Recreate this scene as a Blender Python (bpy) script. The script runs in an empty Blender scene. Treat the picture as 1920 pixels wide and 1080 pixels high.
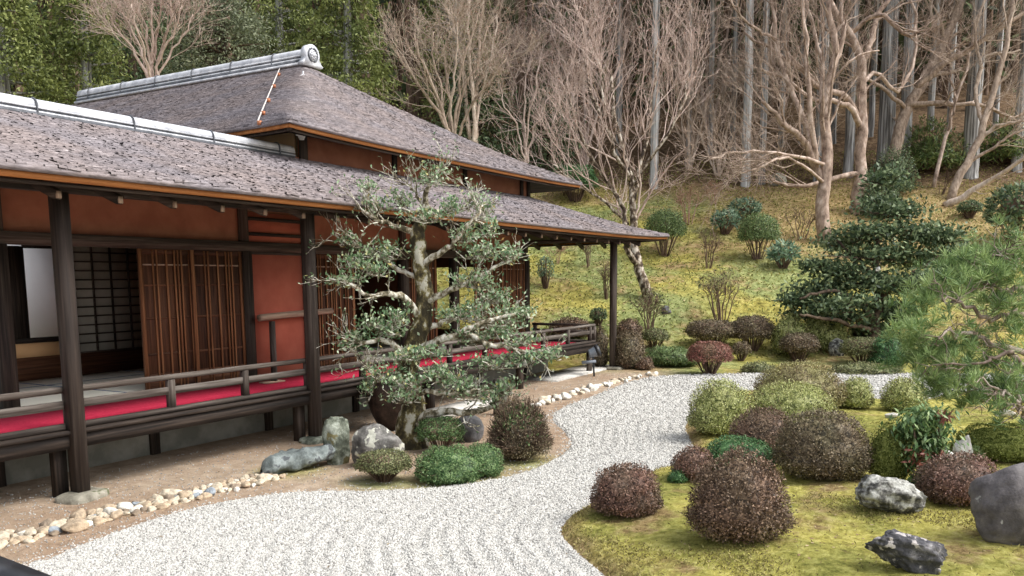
import bpy, math, numpy as np
from mathutils import Matrix, Vector, noise as mnoise
S = bpy.context.scene
COL = S.collection
rng = np.random.default_rng(7)
R_ = math.radians
# ------------------------------------------------------------------ camera
FPX, CXP, CYP = 1598.4, 960.0, 734.3
PITCH, ROLL, YAW = 0.1309, -0.0081, 0.5167
CAM = np.array([0, 0, 2.1])
FW = np.array([math.cos(YAW)*math.cos(PITCH), math.sin(YAW)*math.cos(PITCH), -math.sin(PITCH)])
_r0 = np.array([math.sin(YAW), -math.cos(YAW), 0.0]); _u0 = np.cross(_r0, FW)
RT = _r0*math.cos(ROLL)+_u0*math.sin(ROLL); UP = _u0*math.cos(ROLL)-_r0*math.sin(ROLL)
cd = bpy.data.cameras.new('camera'); cam = bpy.data.objects.new('camera', cd); COL.objects.link(cam)
M = Matrix.Identity(4)
for i in range(3):
    M[i][0], M[i][1], M[i][2], M[i][3] = RT[i], UP[i], -FW[i], CAM[i]
cam.matrix_world = M
cd.sensor_width = 36; cd.lens = 36*FPX/1920; cd.shift_y = (CYP-540)/1920
cd.clip_start = 0.05; cd.clip_end = 1000
S.camera = cam
# ------------------------------------------------------------------ light
SUN_EL, SUN_AZ = R_(52), R_(-75)          # azimuth measured from +X towards +Y, direction TO the sun
W = bpy.data.worlds.new('World'); S.world = W; W.use_nodes = True
nt = W.node_tree; bg = nt.nodes['Background']
sky = nt.nodes.new('ShaderNodeTexSky'); sky.sky_type = 'NISHITA'; sky.sun_disc = False
sky.sun_elevation = SUN_EL; sky.sun_rotation = math.pi/2-SUN_AZ
sky.air_density = 1.0; sky.dust_density = 4.0; sky.ozone_density = 1.0
hs = nt.nodes.new('ShaderNodeHueSaturation'); hs.inputs['Saturation'].default_value = 0.3
nt.links.new(sky.outputs[0], hs.inputs['Color']); nt.links.new(hs.outputs[0], bg.inputs[0])
bg.inputs[1].default_value = 0.15
sl = bpy.data.lights.new('sun', 'SUN'); so = bpy.data.objects.new('sun', sl); COL.objects.link(so)
sl.energy = 0.9; sl.angle = R_(20); sl.color = (1, .95, .87)
sd = Vector((math.cos(SUN_EL)*math.cos(SUN_AZ), math.cos(SUN_EL)*math.sin(SUN_AZ), math.sin(SUN_EL)))
so.rotation_euler = sd.to_track_quat('Z', 'Y').to_euler()
S.view_settings.view_transform = 'Standard'; S.view_settings.look = 'None'
S.view_settings.exposure = 1.04; S.view_settings.gamma = 1.0

# ------------------------------------------------------------------ pixel -> world
def ray(u, v): return FW + RT*(u-CXP)/FPX - UP*(v-CYP)/FPX
def onZ(u, v, Z=0.0):
    d = ray(u, v); return CAM+d*((Z-CAM[2])/d[2])
def onY(u, v, Y):
    d = ray(u, v); return CAM+d*((Y-CAM[1])/d[1])
def onX(u, v, X):
    d = ray(u, v); return CAM+d*((X-CAM[0])/d[0])
def dep(u, v, t): return CAM+ray(u, v)*t
def wx(u, v, Y): return float(onY(u, v, Y)[0])
def depth_of(P): return float((np.asarray(P)-CAM) @ FW)
FH = np.array([math.cos(YAW), math.sin(YAW)]); RH = np.array([math.sin(YAW), -math.cos(YAW)])
def nz(x, y, z=0.0): return mnoise.noise(Vector((x, y, z)))
def ground_h0(x, y):
    s = x*FH[0]+y*FH[1]; l = x*RH[0]+y*RH[1]
    a = np.logaddexp(0, (s-21.3)*1.6)/1.6
    h = .36*a + .05*np.logaddexp(0, (l-3)*.5)/.5*np.clip((s-22)/14, 0, 1.5)
    h = h + .12*np.logaddexp(0, (s-39)*.5)/.5
    return h
def ground_h(x, y):
    h = float(ground_h0(x, y)); s = x*FH[0]+y*FH[1]
    k = min(1, max(0, (s-19)/5))
    return h + k*(.22*nz(x*.25, y*.25, 3)+.07*nz(x*.9, y*.9, 8))
def ground(u, v):
    """first point of the terrain seen at a pixel"""
    d = ray(u, v); t = 5.0
    while t < 90:
        p = CAM+d*t
        if p[2] < ground_h(p[0], p[1]): break
        t += .1
    lo, hi = t-.1, t
    for _ in range(12):
        m = (lo+hi)/2; p = CAM+d*m
        if p[2] < ground_h(p[0], p[1]): hi = m
        else: lo = m
    return CAM+d*hi

# ------------------------------------------------------------------ mesh building
WL = {}
def wloc(o): return WL.get(o.name, np.zeros(3)) if o is not None else np.zeros(3)
class MB:
    def __init__(s): s.V = []; s.F = []; s.Rn = []; s.n = 0; s.UV = None
    def add(s, V, F, r=None):
        V = np.asarray(V, float).reshape(-1, 3)
        if isinstance(F, np.ndarray): F = [F]
        else:
            g = {}
            for f in F: g.setdefault(len(f), []).append(f)
            F = [np.array(x) for x in g.values()]
        s.V.append(V)
        for f in F:
            if len(f) == 0: continue
            s.F.append(f+s.n)
            rr = np.full(len(f), rng.random()) if r is None else (np.full(len(f), r) if np.isscalar(r) else np.asarray(r, float))
            s.Rn.append(rr)
        s.n += len(V)
    def build(s, name, mat, parent=None, origin=None, smooth=False):
        V = np.concatenate(s.V)
        me = bpy.data.meshes.new(name)
        o0 = wloc(parent) if parent is not None else (np.asarray(origin, float) if origin is not None else np.zeros(3))
        V = V-o0
        me.vertices.add(len(V)); me.vertices.foreach_set('co', V.ravel().astype(np.float32))
        tot = np.concatenate([np.full(len(f), f.shape[1]) for f in s.F]).astype(np.int32)
        li = np.concatenate([f.ravel() for f in s.F]).astype(np.int32)
        st = np.concatenate([[0], np.cumsum(tot)[:-1]]).astype(np.int32)
        me.loops.add(len(li)); me.loops.foreach_set('vertex_index', li)
        me.polygons.add(len(tot)); me.polygons.foreach_set('loop_start', st); me.polygons.foreach_set('loop_total', tot)
        me.update(calc_edges=True); me.validate()
        a = me.attributes.new('rnd', 'FLOAT', 'FACE'); a.data.foreach_set('value', np.concatenate(s.Rn).astype(np.float32))
        if smooth: me.polygons.foreach_set('use_smooth', np.ones(len(tot), bool))
        me.materials.append(mat)
        o = bpy.data.objects.new(name, me); COL.objects.link(o)
        if parent is not None: o.parent = parent; WL[o.name] = o0.copy()
        else: o.location = o0; WL[o.name] = o0.copy()
        return o
def empty(name, loc):
    o = bpy.data.objects.new(name, None); COL.objects.link(o); o.location = loc; o.empty_display_size = .2
    WL[o.name] = np.asarray(loc, float); return o
def tag(o, label=None, cat=None, group=None, kind=None):
    if label: o['label'] = label
    if cat: o['category'] = cat
    if group: o['group'] = group
    if kind: o['kind'] = kind
    return o
def thing(name, loc, label, cat, group=None): return tag(empty(name, loc), label, cat, group)
BF = np.array([[0,3,2,1],[4,5,6,7],[0,1,5,4],[1,2,6,5],[2,3,7,6],[3,0,4,7]])
def box(mb, x0, x1, y0, y1, z0, z1, r=None):
    mb.add([(x0,y0,z0),(x1,y0,z0),(x1,y1,z0),(x0,y1,z0),(x0,y0,z1),(x1,y0,z1),(x1,y1,z1),(x0,y1,z1)], BF, r)
def beam(mb, a, b, w, h, r=None, up=(0,0,1)):
    """box of width w (sideways) and height h whose axis runs a->b"""
    a = np.asarray(a, float); b = np.asarray(b, float); t = b-a; t /= np.linalg.norm(t)
    s = np.cross(up, t); s /= np.linalg.norm(s); u = np.cross(t, s)
    c = [(-1,-1),(1,-1),(1,1),(-1,1)]
    V = [a+s*w/2*i+u*h/2*j for i, j in c]+[b+s*w/2*i+u*h/2*j for i, j in c]
    mb.add(V, BF, r)
def batch_tubes(mb, P, Rr, k=4, cap=False, rnd=None):
    """P (n,m,3) polylines, Rr (n,m) radii"""
    P = np.asarray(P, float); Rr = np.asarray(Rr, float); n, m, _ = P.shape
    if n == 0: return
    T = np.gradient(P, axis=1); T /= np.linalg.norm(T, axis=2, keepdims=True)+1e-9
    ref = np.where(np.abs(T[:, :1, 2:3]) > .9, np.array([1., 0, 0]), np.array([0, 0, 1.]))
    ref = np.broadcast_to(ref, P.shape)
    A = np.cross(T, ref); A /= np.linalg.norm(A, axis=2, keepdims=True)+1e-9
    B = np.cross(T, A)
    an = np.arange(k)*2*math.pi/k
    V = P[:, :, None, :]+Rr[:, :, None, None]*(A[:, :, None, :]*np.cos(an)[None, None, :, None]+B[:, :, None, :]*np.sin(an)[None, None, :, None])
    i = np.arange(n)[:, None, None]*m*k; j = np.arange(m-1)[None, :, None]*k; q = np.arange(k)[None, None, :]; q2 = (q+1) % k
    F = np.stack([i+j+q, i+j+q2, i+j+k+q2, i+j+k+q], -1).reshape(-1, 4)
    rr = np.repeat(rng.random(n) if rnd is None else rnd, (m-1)*k)
    mb.add(V.reshape(-1, 3), F, rr)
    if cap:
        for e, rev in ((0, False), (m-1, True)):
            c = np.array([[x*m*k+e*k+y for y in (range(k) if rev else range(k-1, -1, -1))] for x in range(n)])
            mb.F.append(c+mb.n-n*m*k); mb.Rn.append(np.full(n, .5))
def smooth_line(pts, m):
    pts = np.asarray(pts, float)
    if len(pts) == 2:
        t = np.linspace(0, 1, m)[:, None]; return pts[0]*(1-t)+pts[1]*t
    P = np.vstack([2*pts[0]-pts[1], pts, 2*pts[-1]-pts[-2]]); out = []
    seg = len(pts)-1
    for x in np.linspace(0, seg-1e-6, m):
        i = int(x); t = x-i; a, b, c, d = P[i:i+4]
        out.append(.5*((2*b)+(-a+c)*t+(2*a-5*b+4*c-d)*t*t+(-a+3*b-3*c+d)*t**3))
    return np.array(out)
def tube(mb, pts, rad, k=8, m=None, cap=True, wob=0.0):
    m = m or max(2, len(pts)*3)
    P = smooth_line(pts, m); rad = np.interp(np.linspace(0, 1, m), np.linspace(0, 1, len(rad)), rad)
    if wob: P[1:-1] += rng.normal(0, wob, P[1:-1].shape)
    batch_tubes(mb, P[None], rad[None], k, cap)
    return P, rad
def unit(v): return v/(np.linalg.norm(v, axis=-1, keepdims=True)+1e-9)
def rdir(n): return unit(rng.normal(size=(n, 3)))
def spawn(P, Rr, n, ln, ang=.7, up=.15, rr=.6, m=5, jit=.25, tmin=.2, rmin=.006, bias=None):
    """n child twigs on every polyline"""
    N, mm, _ = P.shape
    P0 = np.repeat(P, n, 0); R0 = np.repeat(Rr, n, 0); K = N*n
    t = tmin+(1-tmin)*rng.random(K)**.8; x = t*(mm-1); i = np.minimum(x.astype(int), mm-2); f = (x-i)[:, None]
    a = P0[np.arange(K), i]; b = P0[np.arange(K), i+1]; p = a*(1-f)+b*f
    r = R0[np.arange(K), i]*(1-f[:, 0])+R0[np.arange(K), i+1]*f[:, 0]
    T = unit(b-a); perp = unit(np.cross(T, rdir(K)))
    an = ang*(.6+.7*rng.random(K))[:, None]
    d = T*np.cos(an)+perp*np.sin(an); d[:, 2] += up
    if bias is not None: d = d+bias
    d = unit(d)
    L = (ln[0]+(ln[1]-ln[0])*rng.random(K))*(1.15-.55*t)
    Q = [p]; step = (L/(m-1))[:, None]
    for _ in range(m-1):
        d = d+rng.normal(0, jit, d.shape); d[:, 2] += up*.4; d = unit(d); Q.append(Q[-1]+d*step)
    Q = np.stack(Q, 1)
    r0 = np.maximum(np.minimum(r*rr, L*.022), rmin)
    RR = r0[:, None]*np.linspace(1, .45, m)[None, :]
    return Q, np.maximum(RR, rmin*.6)
def leaves(mb, C, D, Nn, ln, wd, r=None, bend=.15):
    """kite shaped leaves: C base points, D direction, Nn approximate normals"""
    n = len(C); D = unit(D); X = unit(np.cross(D, Nn)); Z = np.cross(X, D)
    ln = np.broadcast_to(np.asarray(ln, float), (n,))[:, None]; wd = np.broadcast_to(np.asarray(wd, float), (n,))[:, None]
    V = np.stack([C, C+D*ln*.5+X*wd*.5-Z*ln*bend*.4, C+D*ln-Z*ln*bend, C+D*ln*.5-X*wd*.5-Z*ln*bend*.4], 1)
    F = np.arange(4*n).reshape(n, 4)
    mb.add(V.reshape(-1, 3), F, rng.random(n) if r is None else r)
ICO = {}
def ico(sub):
    if sub not in ICO:
        import bmesh
        b = bmesh.new(); bmesh.ops.create_icosphere(b, subdivisions=sub, radius=1)
        b.verts.index_update()
        ICO[sub] = (np.array([v.co[:] for v in b.verts]), np.array([[v.index for v in f.verts] for f in b.faces])); b.free()
    return ICO[sub]
def rock_verts(sub, cuts, seed, rough=.05, depth=(.55, .9), freq=2.2, sq=1.0):
    V, F = ico(sub); V = np.sign(V)*np.abs(V)**sq; V = V/np.abs(V).max(); g = np.random.default_rng(seed)
    for _ in range(cuts):
        n = unit(g.normal(size=3)); d = g.uniform(*depth); k = V@n-d
        V -= np.maximum(0, k)[:, None]*n*.92
    if rough:
        o = g.uniform(0, 50, 3)
        for a, v in enumerate(V):
            q = Vector(v*freq+o)
            V[a] = v*(1+rough*mnoise.fractal(q, .9, 2.1, 4))
    return V, F

# ------------------------------------------------------------------ materials
MT = {}
def nodes(name):
    m = bpy.data.materials.new(name); m.use_nodes = True; MT[name] = m
    t = m.node_tree; b = t.nodes['Principled BSDF']; return m, t, b
def N(t, kind, **kw):
    n = t.nodes.new(kind)
    for k, v in kw.items():
        if k in n.inputs.keys(): n.inputs[k].default_value = v
        else: setattr(n, k, v)
    return n
def ramp(t, fac, cols):
    r = t.nodes.new('ShaderNodeValToRGB'); e = r.color_ramp.elements
    while len(e) < len(cols): e.new(.5)
    for i, (p, c) in enumerate(cols): e[i].position = p; e[i].color = (*c, 1)
    t.links.new(fac, r.inputs[0]); return r.outputs[0]
def coords(t, scale=(1, 1, 1)):
    c = t.nodes.new('ShaderNodeTexCoord'); mp = t.nodes.new('ShaderNodeMapping'); mp.inputs['Scale'].default_value = scale
    t.links.new(c.outputs['Object'], mp.inputs[0]); return mp.outputs[0]
def noise(t, vec, scale, detail=5, rough=.6, out='Fac'):
    n = N(t, 'ShaderNodeTexNoise', Scale=scale, Detail=detail, Roughness=rough); t.links.new(vec, n.inputs['Vector']); return n.outputs[out]
def bump(t, b, h, strength=.4, dist=.02):
    n = N(t, 'ShaderNodeBump', Strength=strength, Distance=dist); t.links.new(h, n.inputs['Height']); t.links.new(n.outputs[0], b.inputs['Normal'])
def mix(t, fac, a, b):
    m = t.nodes.new('ShaderNodeMix'); m.data_type = 'RGBA'
    for i, x in ((0, fac), (6, a), (7, b)):
        if isinstance(x, (int, float)): m.inputs[i].default_value = x
        elif isinstance(x, tuple): m.inputs[i].default_value = (*x, 1)
        else: t.links.new(x, m.inputs[i])
    return m.outputs[2]
def math_(t, op, a, b=0.0, clamp=False):
    m = t.nodes.new('ShaderNodeMath'); m.operation = op; m.use_clamp = clamp
    for i, x in ((0, a), (1, b)):
        if isinstance(x, (int, float)): m.inputs[i].default_value = x
        else: t.links.new(x, m.inputs[i])
    return m.outputs[0]
def attr(t, name='rnd'):
    a = t.nodes.new('ShaderNodeAttribute'); a.attribute_name = name; return a.outputs['Fac']
def contrast(t, h, k=1.8):
    return math_(t, 'ADD', math_(t, 'MULTIPLY', math_(t, 'SUBTRACT', h, .5), k), .5, True)
def simple(name, cols, scale=(4, 4, 4), ns=1.0, rough=.8, bs=.4, bd=.01, detail=6, rnd=0.0, spec=.3, kc=1.5):
    m, t, b = nodes(name); v = coords(t, scale); h = contrast(t, noise(t, v, ns, detail), kc)
    f = h
    if rnd:
        f = math_(t, 'ADD', math_(t, 'MULTIPLY', h, 1-rnd), math_(t, 'MULTIPLY', attr(t), rnd))
    t.links.new(ramp(t, f, cols), b.inputs['Base Color']); b.inputs['Roughness'].default_value = rough
    b.inputs['Specular IOR Level'].default_value = spec
    if bs: bump(t, b, h, bs, bd)
    return m
def wood(name, cols, axis, g=30.0, rough=.75, rnd=.25, bs=.35):
    sc = [g, g, g]; sc['xyz'.index(axis)] = g*.04
    return simple(name, cols, tuple(sc), 1.0, rough, bs, .004, 5, rnd)
DK = [(.3, (.014, .010, .008)), (.55, (.048, .034, .026)), (.8, (.12, .094, .076))]
for ax in 'xyz': wood('dark_wood_'+ax, DK, ax)
GW = [(.25, (.022, .017, .014)), (.5, (.072, .056, .046)), (.8, (.19, .168, .148))]
for ax in 'xz': wood('weathered_wood_'+ax, GW, ax)
wood('post_wood_z', [(.2, (.016, .011, .009)), (.5, (.05, .036, .029)), (.85, (.15, .122, .102))], 'z', 26)
DR = [(.25, (.04, .017, .009)), (.55, (.115, .048, .024)), (.85, (.22, .10, .05))]
wood('door_wood_z', DR, 'z'); wood('door_wood_x', DR, 'x')
SL = [(.25, (.13, .05, .02)), (.55, (.31, .135, .06)), (.85, (.46, .24, .12))]
wood('slat_wood_z', SL, 'z'); wood('slat_wood_x', SL, 'x')
wood('pale_wood_x', [(.25, (.2, .13, .09)), (.55, (.42, .30, .22)), (.85, (.6, .48, .36))], 'x')
wood('pale_wood_z', [(.25, (.2, .13, .09)), (.55, (.42, .30, .22)), (.85, (.6, .48, .36))], 'z')
wood('fascia_wood', [(.25, (.22, .075, .02)), (.55, (.42, .165, .05)), (.85, (.56, .27, .10))], 'x', 22)
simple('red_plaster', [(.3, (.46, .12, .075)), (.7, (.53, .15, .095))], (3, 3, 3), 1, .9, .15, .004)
simple('shaded_red_plaster', [(.3, (.27, .11, .066)), (.7, (.35, .15, .09))], (3, 3, 3), 1, .9, .2, .004)  # the red plaster again, with eave shade put into a darker base colour
simple('beige_plaster', [(.3, (.42, .30, .17)), (.7, (.5, .37, .22))], (3, 3, 3), 1, .9, .15, .004)
simple('tan_plaster', [(.3, (.74, .43, .21)), (.7, (.80, .48, .24))], (3, 3, 3), 1, .9, .1, .004)
simple('white_plaster', [(.3, (.80, .81, .83)), (.7, (.84, .85, .87))], (3, 3, 3), 1, .9, .1, .004)
simple('grey_plaster', [(.3, (.20, .20, .17)), (.7, (.32, .31, .27))], (3, 3, 3), 1, .9, .2, .006)
simple('ridge_tile', [(.25, (.40, .42, .46)), (.6, (.64, .66, .70)), (.8, (.78, .79, .82))], (5, 5, 5), 1, .42, .2, .004, spec=.5)
simple('ridge_joint', [(.3, (.06, .065, .075)), (.7, (.14, .15, .17))], (5, 5, 5), 1, .6, .1)
simple('copper', [(.3, (.30, .10, .045)), (.7, (.48, .19, .09))], (9, 9, 9), 1, .5, .1)
simple('pale_metal', [(.3, (.55, .5, .47)), (.7, (.7, .66, .62))], (9, 9, 9), 1, .5, .1)
simple('black_metal', [(.3, (.012, .013, .016)), (.7, (.035, .037, .042))], (9, 9, 9), 1, .42, .1, spec=.5)
simple('grey_metal', [(.3, (.16, .19, .23)), (.7, (.24, .27, .31))], (9, 9, 9), 1, .42, .1, spec=.5)
simple('lens_glass', [(.3, (.05, .07, .1)), (.7, (.08, .1, .14))], (9, 9, 9), 1, .08, 0, spec=.6)
simple('white_plastic', [(.3, (.6, .6, .58)), (.7, (.7, .7, .68))], (9, 9, 9), 1, .5, 0)
simple('red_carpet', [(.3, (.40, .022, .055)), (.7, (.50, .036, .075))], (40, 40, 40), 1, .95, .5, .004, spec=.1)
simple('tatami', [(.3, (.66, .63, .53)), (.7, (.76, .72, .62))], (6, 160, 6), 1, .8, .3, .003)
simple('tatami_edge', [(.3, (.10, .13, .20)), (.7, (.16, .2, .28))], (20, 20, 20), 1, .8, 0)
simple('grey_paper', [(.3, (.34, .32, .27)), (.7, (.42, .39, .34))], (4, 4, 4), 1, .9, .05)
m, t, b = nodes('shoji_paper'); tr = N(t, 'ShaderNodeBsdfTranslucent'); tr.inputs[0].default_value = (.93, .94, .95, 1)
b.inputs['Base Color'].default_value = (.85, .87, .9, 1); b.inputs['Roughness'].default_value = .9
ms = N(t, 'ShaderNodeMixShader'); ms.inputs[0].default_value = .7
t.links.new(b.outputs[0], ms.inputs[1]); t.links.new(tr.outputs[0], ms.inputs[2]); t.links.new(ms.outputs[0], t.nodes['Material Output'].inputs[0])

# shingles: every shingle carries its own tint
m, t, b = nodes('bark_shingle')
v = coords(t, (1, 1, 1)); big = noise(t, v, .9, 4); fine = contrast(t, noise(t, coords(t, (9, 55, 55)), 1, 4), 2.2)
f = math_(t, 'ADD', math_(t, 'MULTIPLY', attr(t), .5), math_(t, 'MULTIPLY', fine, .5))
c = ramp(t, f, [(.15, (.045, .035, .033)), (.42, (.165, .132, .128)), (.65, (.275, .228, .222)), (.9, (.46, .405, .395))])
c2 = ramp(t, f, [(.15, (.04, .034, .038)), (.42, (.14, .122, .132)), (.65, (.245, .22, .235)), (.9, (.42, .39, .41))])
fm = ramp(t, big, [(.38, (0, 0, 0)), (.62, (1, 1, 1))])
t.links.new(mix(t, fm, c, c2), b.inputs['Base Color']); b.inputs['Roughness'].default_value = .62
b.inputs['Specular IOR Level'].default_value = .5
bump(t, b, fine, .4, .006)

def leafmat(name, cols, rough=.5, trans=.25, big=None, spec=.35):
    m, t, b = nodes(name)
    c = ramp(t, attr(t), cols)
    if big is not None:
        h = noise(t, coords(t), big[0], 3); fm = ramp(t, h, [(.40, (0, 0, 0)), (.62, (1, 1, 1))])
        c = mix(t, fm, c, ramp(t, attr(t), big[1]))
    t.links.new(c, b.inputs['Base Color']); b.inputs['Roughness'].default_value = rough; b.inputs['Specular IOR Level'].default_value = spec
    tr = N(t, 'ShaderNodeBsdfTranslucent'); t.links.new(c, tr.inputs[0])
    ms = N(t, 'ShaderNodeMixShader'); ms.inputs[0].default_value = trans
    t.links.new(b.outputs[0], ms.inputs[1]); t.links.new(tr.outputs[0], ms.inputs[2])
    t.links.new(ms.outputs[0], t.nodes['Material Output'].inputs[0]); return m
def three(a, b, c): return [(.1, a), (.5, b), (.95, c)]
leafmat('leaf_holly', [(.05, (.08, .16, .07)), (.4, (.19, .31, .15)), (.72, (.37, .48, .28)), (.9, (.56, .63, .48)), (.985, (.50, .48, .16)), (1, (.5, .26, .10))], .38, .25, spec=.5)
leafmat('leaf_azalea_red', three((.05, .03, .02), (.155, .095, .062), (.34, .22, .15)), .5, .15, (1.6, three((.05, .036, .022), (.17, .12, .075), (.34, .26, .17))))
leafmat('leaf_azalea_brown', three((.045, .034, .02), (.145, .108, .066), (.32, .25, .16)), .5, .15, (1.6, three((.045, .04, .022), (.14, .125, .065), (.3, .26, .14))))
leafmat('leaf_azalea_wine', three((.055, .03, .022), (.175, .09, .066), (.36, .215, .16)), .5, .15, (2.2, three((.045, .036, .024), (.15, .105, .07), (.30, .22, .155))))
leafmat('leaf_azalea_yellow', three((.10, .125, .035), (.36, .40, .125), (.70, .72, .34)), .5, .2, (1.8, three((.085, .10, .03), (.30, .32, .11), (.60, .59, .27))))
leafmat('leaf_azalea_olive', three((.10, .09, .035), (.26, .24, .09), (.50, .47, .22)), .5, .2, (2.0, three((.10, .075, .04), (.24, .18, .10), (.42, .34, .21))))
leafmat('leaf_green_mound', three((.02, .06, .02), (.06, .15, .05), (.16, .30, .12)), .5, .2)
leafmat('leaf_moss_green', three((.07, .09, .02), (.17, .20, .05), (.32, .35, .11)), .8, .2, spec=.1)
leafmat('leaf_bright_box', three((.04, .09, .03), (.11, .20, .07), (.27, .38, .16)), .45, .2)
leafmat('leaf_olive', three((.06, .075, .03), (.17, .185, .08), (.34, .35, .17)), .5, .2)
leafmat('leaf_scarlet', three((.10, .04, .03), (.27, .10, .08), (.42, .2, .16)), .5, .2, (2.5, three((.08, .07, .03), (.24, .13, .08), (.34, .22, .15))))
leafmat('leaf_hill_green', three((.06, .09, .035), (.14, .21, .08), (.27, .36, .15)), .5, .25)
leafmat('leaf_rhodo', three((.06, .12, .08), (.16, .27, .17), (.34, .45, .30)), .4, .2)
leafmat('leaf_camellia', three((.035, .06, .03), (.10, .155, .075), (.26, .325, .17)), .5, .2, spec=.3)
leafmat('leaf_nandina', [(.05, (.05, .10, .035)), (.5, (.12, .22, .075)), (.9, (.28, .38, .16)), (1, (.3, .4, .16))], .45, .25, spec=.4)
leafmat('leaf_nandina_red', three((.09, .03, .022), (.22, .07, .05), (.34, .14, .10)), .4, .2)
leafmat('needle_pine', three((.06, .115, .045), (.21, .32, .11), (.46, .57, .25)), .5, .15)
leafmat('needle_pine_brown', three((.15, .09, .04), (.28, .19, .09), (.4, .3, .15)), .5, .1)
leafmat('leaf_conifer', three((.075, .095, .025), (.23, .27, .075), (.46, .50, .19)), .55, .3, (.35, three((.045, .065, .02), (.13, .17, .05), (.28, .33, .12))))
leafmat('leaf_broad', three((.08, .10, .06), (.19, .22, .13), (.34, .37, .24)), .5, .2)
leafmat('leaf_dark_forest', three((.03, .05, .024), (.075, .115, .05), (.16, .21, .09)), .6, .25, (.12, three((.045, .06, .028), (.11, .145, .062), (.20, .24, .10))))
leafmat('leaf_bamboo_grass', three((.05, .09, .025), (.12, .18, .05), (.25, .30, .10)), .5, .25)
leafmat('dry_leaf', three((.14, .09, .04), (.32, .23, .12), (.5, .40, .24)), .8, .1)
leafmat('grass_blade', three((.18, .17, .045), (.34, .32, .09), (.52, .48, .17)), .8, .3, (.25, three((.12, .15, .045), (.25, .28, .09), (.42, .44, .17))), spec=.1)
leafmat('moss_sprig', three((.13, .11, .035), (.28, .24, .08), (.46, .41, .15)), .7, .15)
leafmat('bud_pink', three((.20, .09, .06), (.34, .18, .125), (.46, .28, .2)), .6, .2)
def barkmat(name, cols, sc=(10, 10, 4), rnd=.35, bs=.5, bd=.01): return simple(name, cols, sc, 1.0, .85, bs, bd, 6, rnd, kc=2.0)
barkmat('bark_pale', [(.15, (.12, .08, .06)), (.5, (.38, .285, .225)), (.85, (.70, .58, .50))], (5, 5, 3), .2)
barkmat('bark_lichen', [(.3, (.07, .06, .035)), (.46, (.24, .205, .135)), (.56, (.48, .45, .37)), (.7, (.68, .66, .58))], (14, 14, 9), .1)
barkmat('bark_mossy', [(.34, (.035, .028, .014)), (.47, (.10, .08, .036)), (.54, (.19, .16, .065)), (.62, (.44, .42, .34))], (7, 7, 5), .1, 1.0, .03)
barkmat('bark_spotted', [(.3, (.035, .025, .018)), (.48, (.12, .085, .055)), (.58, (.3, .25, .19)), (.7, (.52, .47, .4))], (9, 9, 6), .1)
barkmat('bark_cedar', [(.3, (.11, .105, .10)), (.5, (.33, .325, .315)), (.7, (.58, .585, .58))], (11, 11, .45), .15, 1.0, .03)
barkmat('bark_dark', [(.25, (.03, .02, .014)), (.5, (.08, .055, .038)), (.8, (.18, .13, .09))])
barkmat('bark_pink', [(.1, (.22, .15, .12)), (.5, (.55, .42, .36)), (.9, (.80, .68, .61))])
barkmat('bark_tan', [(.1, (.15, .105, .075)), (.5, (.47, .37, .29)), (.9, (.76, .66, .56))])
barkmat('bark_rust', [(.2, (.22, .12, .085)), (.5, (.42, .25, .18)), (.8, (.56, .38, .29))])
barkmat('twig_brown', [(.2, (.05, .03, .02)), (.5, (.14, .09, .062)), (.8, (.28, .2, .145))])
barkmat('bark_pine', [(.25, (.09, .065, .05)), (.5, (.28, .215, .18)), (.8, (.52, .44, .39))])
# stones
def stone(name, base, lichen=None, lth=.6, sc=5.0, rough=.8, ls=6.0, moss=None):
    m, t, b = nodes(name); v = coords(t); h = contrast(t, noise(t, v, sc, 8, .65), 1.6)
    c = ramp(t, h, base)
    if lichen:
        l = noise(t, v, ls, 3, .5); fl = ramp(t, l, [(lth, (0, 0, 0)), (lth+.04, (1, 1, 1))]); c = mix(t, fl, c, lichen)
    if moss:
        l = noise(t, v, 3.1, 4); fl = ramp(t, l, [(moss[1], (0, 0, 0)), (moss[1]+.1, (1, 1, 1))]); c = mix(t, fl, c, moss[0])
    t.links.new(c, b.inputs['Base Color']); b.inputs['Roughness'].default_value = rough; bump(t, b, h, .7, .03); return m
stone('stone_blue', [(.2, (.05, .06, .06)), (.5, (.17, .20, .195)), (.8, (.40, .44, .43))], (.08, .09, .095), .57, ls=5)
stone('stone_green', [(.36, (.06, .07, .05)), (.5, (.17, .19, .145)), (.64, (.36, .39, .33))], (.16, .14, .06), .58)
stone('stone_lichen', [(.3, (.04, .038, .036)), (.5, (.12, .115, .105)), (.7, (.26, .25, .235))], (.54, .54, .46), .555, ls=8)
stone('stone_dark', [(.3, (.045, .045, .048)), (.5, (.10, .10, .105)), (.7, (.19, .185, .185))], (.3, .3, .3), .68)
stone('stone_mottled', [(.38, (.04, .04, .036)), (.47, (.16, .155, .14)), (.55, (.33, .33, .30)), (.64, (.52, .52, .48))], (.10, .10, .085), .58, sc=8, ls=5)
stone('stone_black', [(.2, (.012, .012, .015)), (.5, (.05, .05, .058)), (.7, (.16, .155, .16)), (.9, (.45, .44, .44))], (.44, .41, .40), .585, sc=11, ls=15)
stone('stone_purple', [(.3, (.05, .045, .048)), (.5, (.11, .10, .105)), (.7, (.19, .175, .175))], (.46, .46, .44), .66, sc=4, ls=7)
stone('stone_white', [(.3, (.30, .29, .27)), (.5, (.55, .54, .51)), (.7, (.75, .74, .71))], (.4, .33, .2), .68)
stone('stone_slab', [(.3, (.14, .13, .10)), (.5, (.25, .235, .185)), (.7, (.36, .34, .28))], (.12, .13, .06), .6)
stone('stone_step', [(.3, (.36, .35, .32)), (.5, (.52, .5, .46)), (.7, (.66, .64, .6))])
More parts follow.
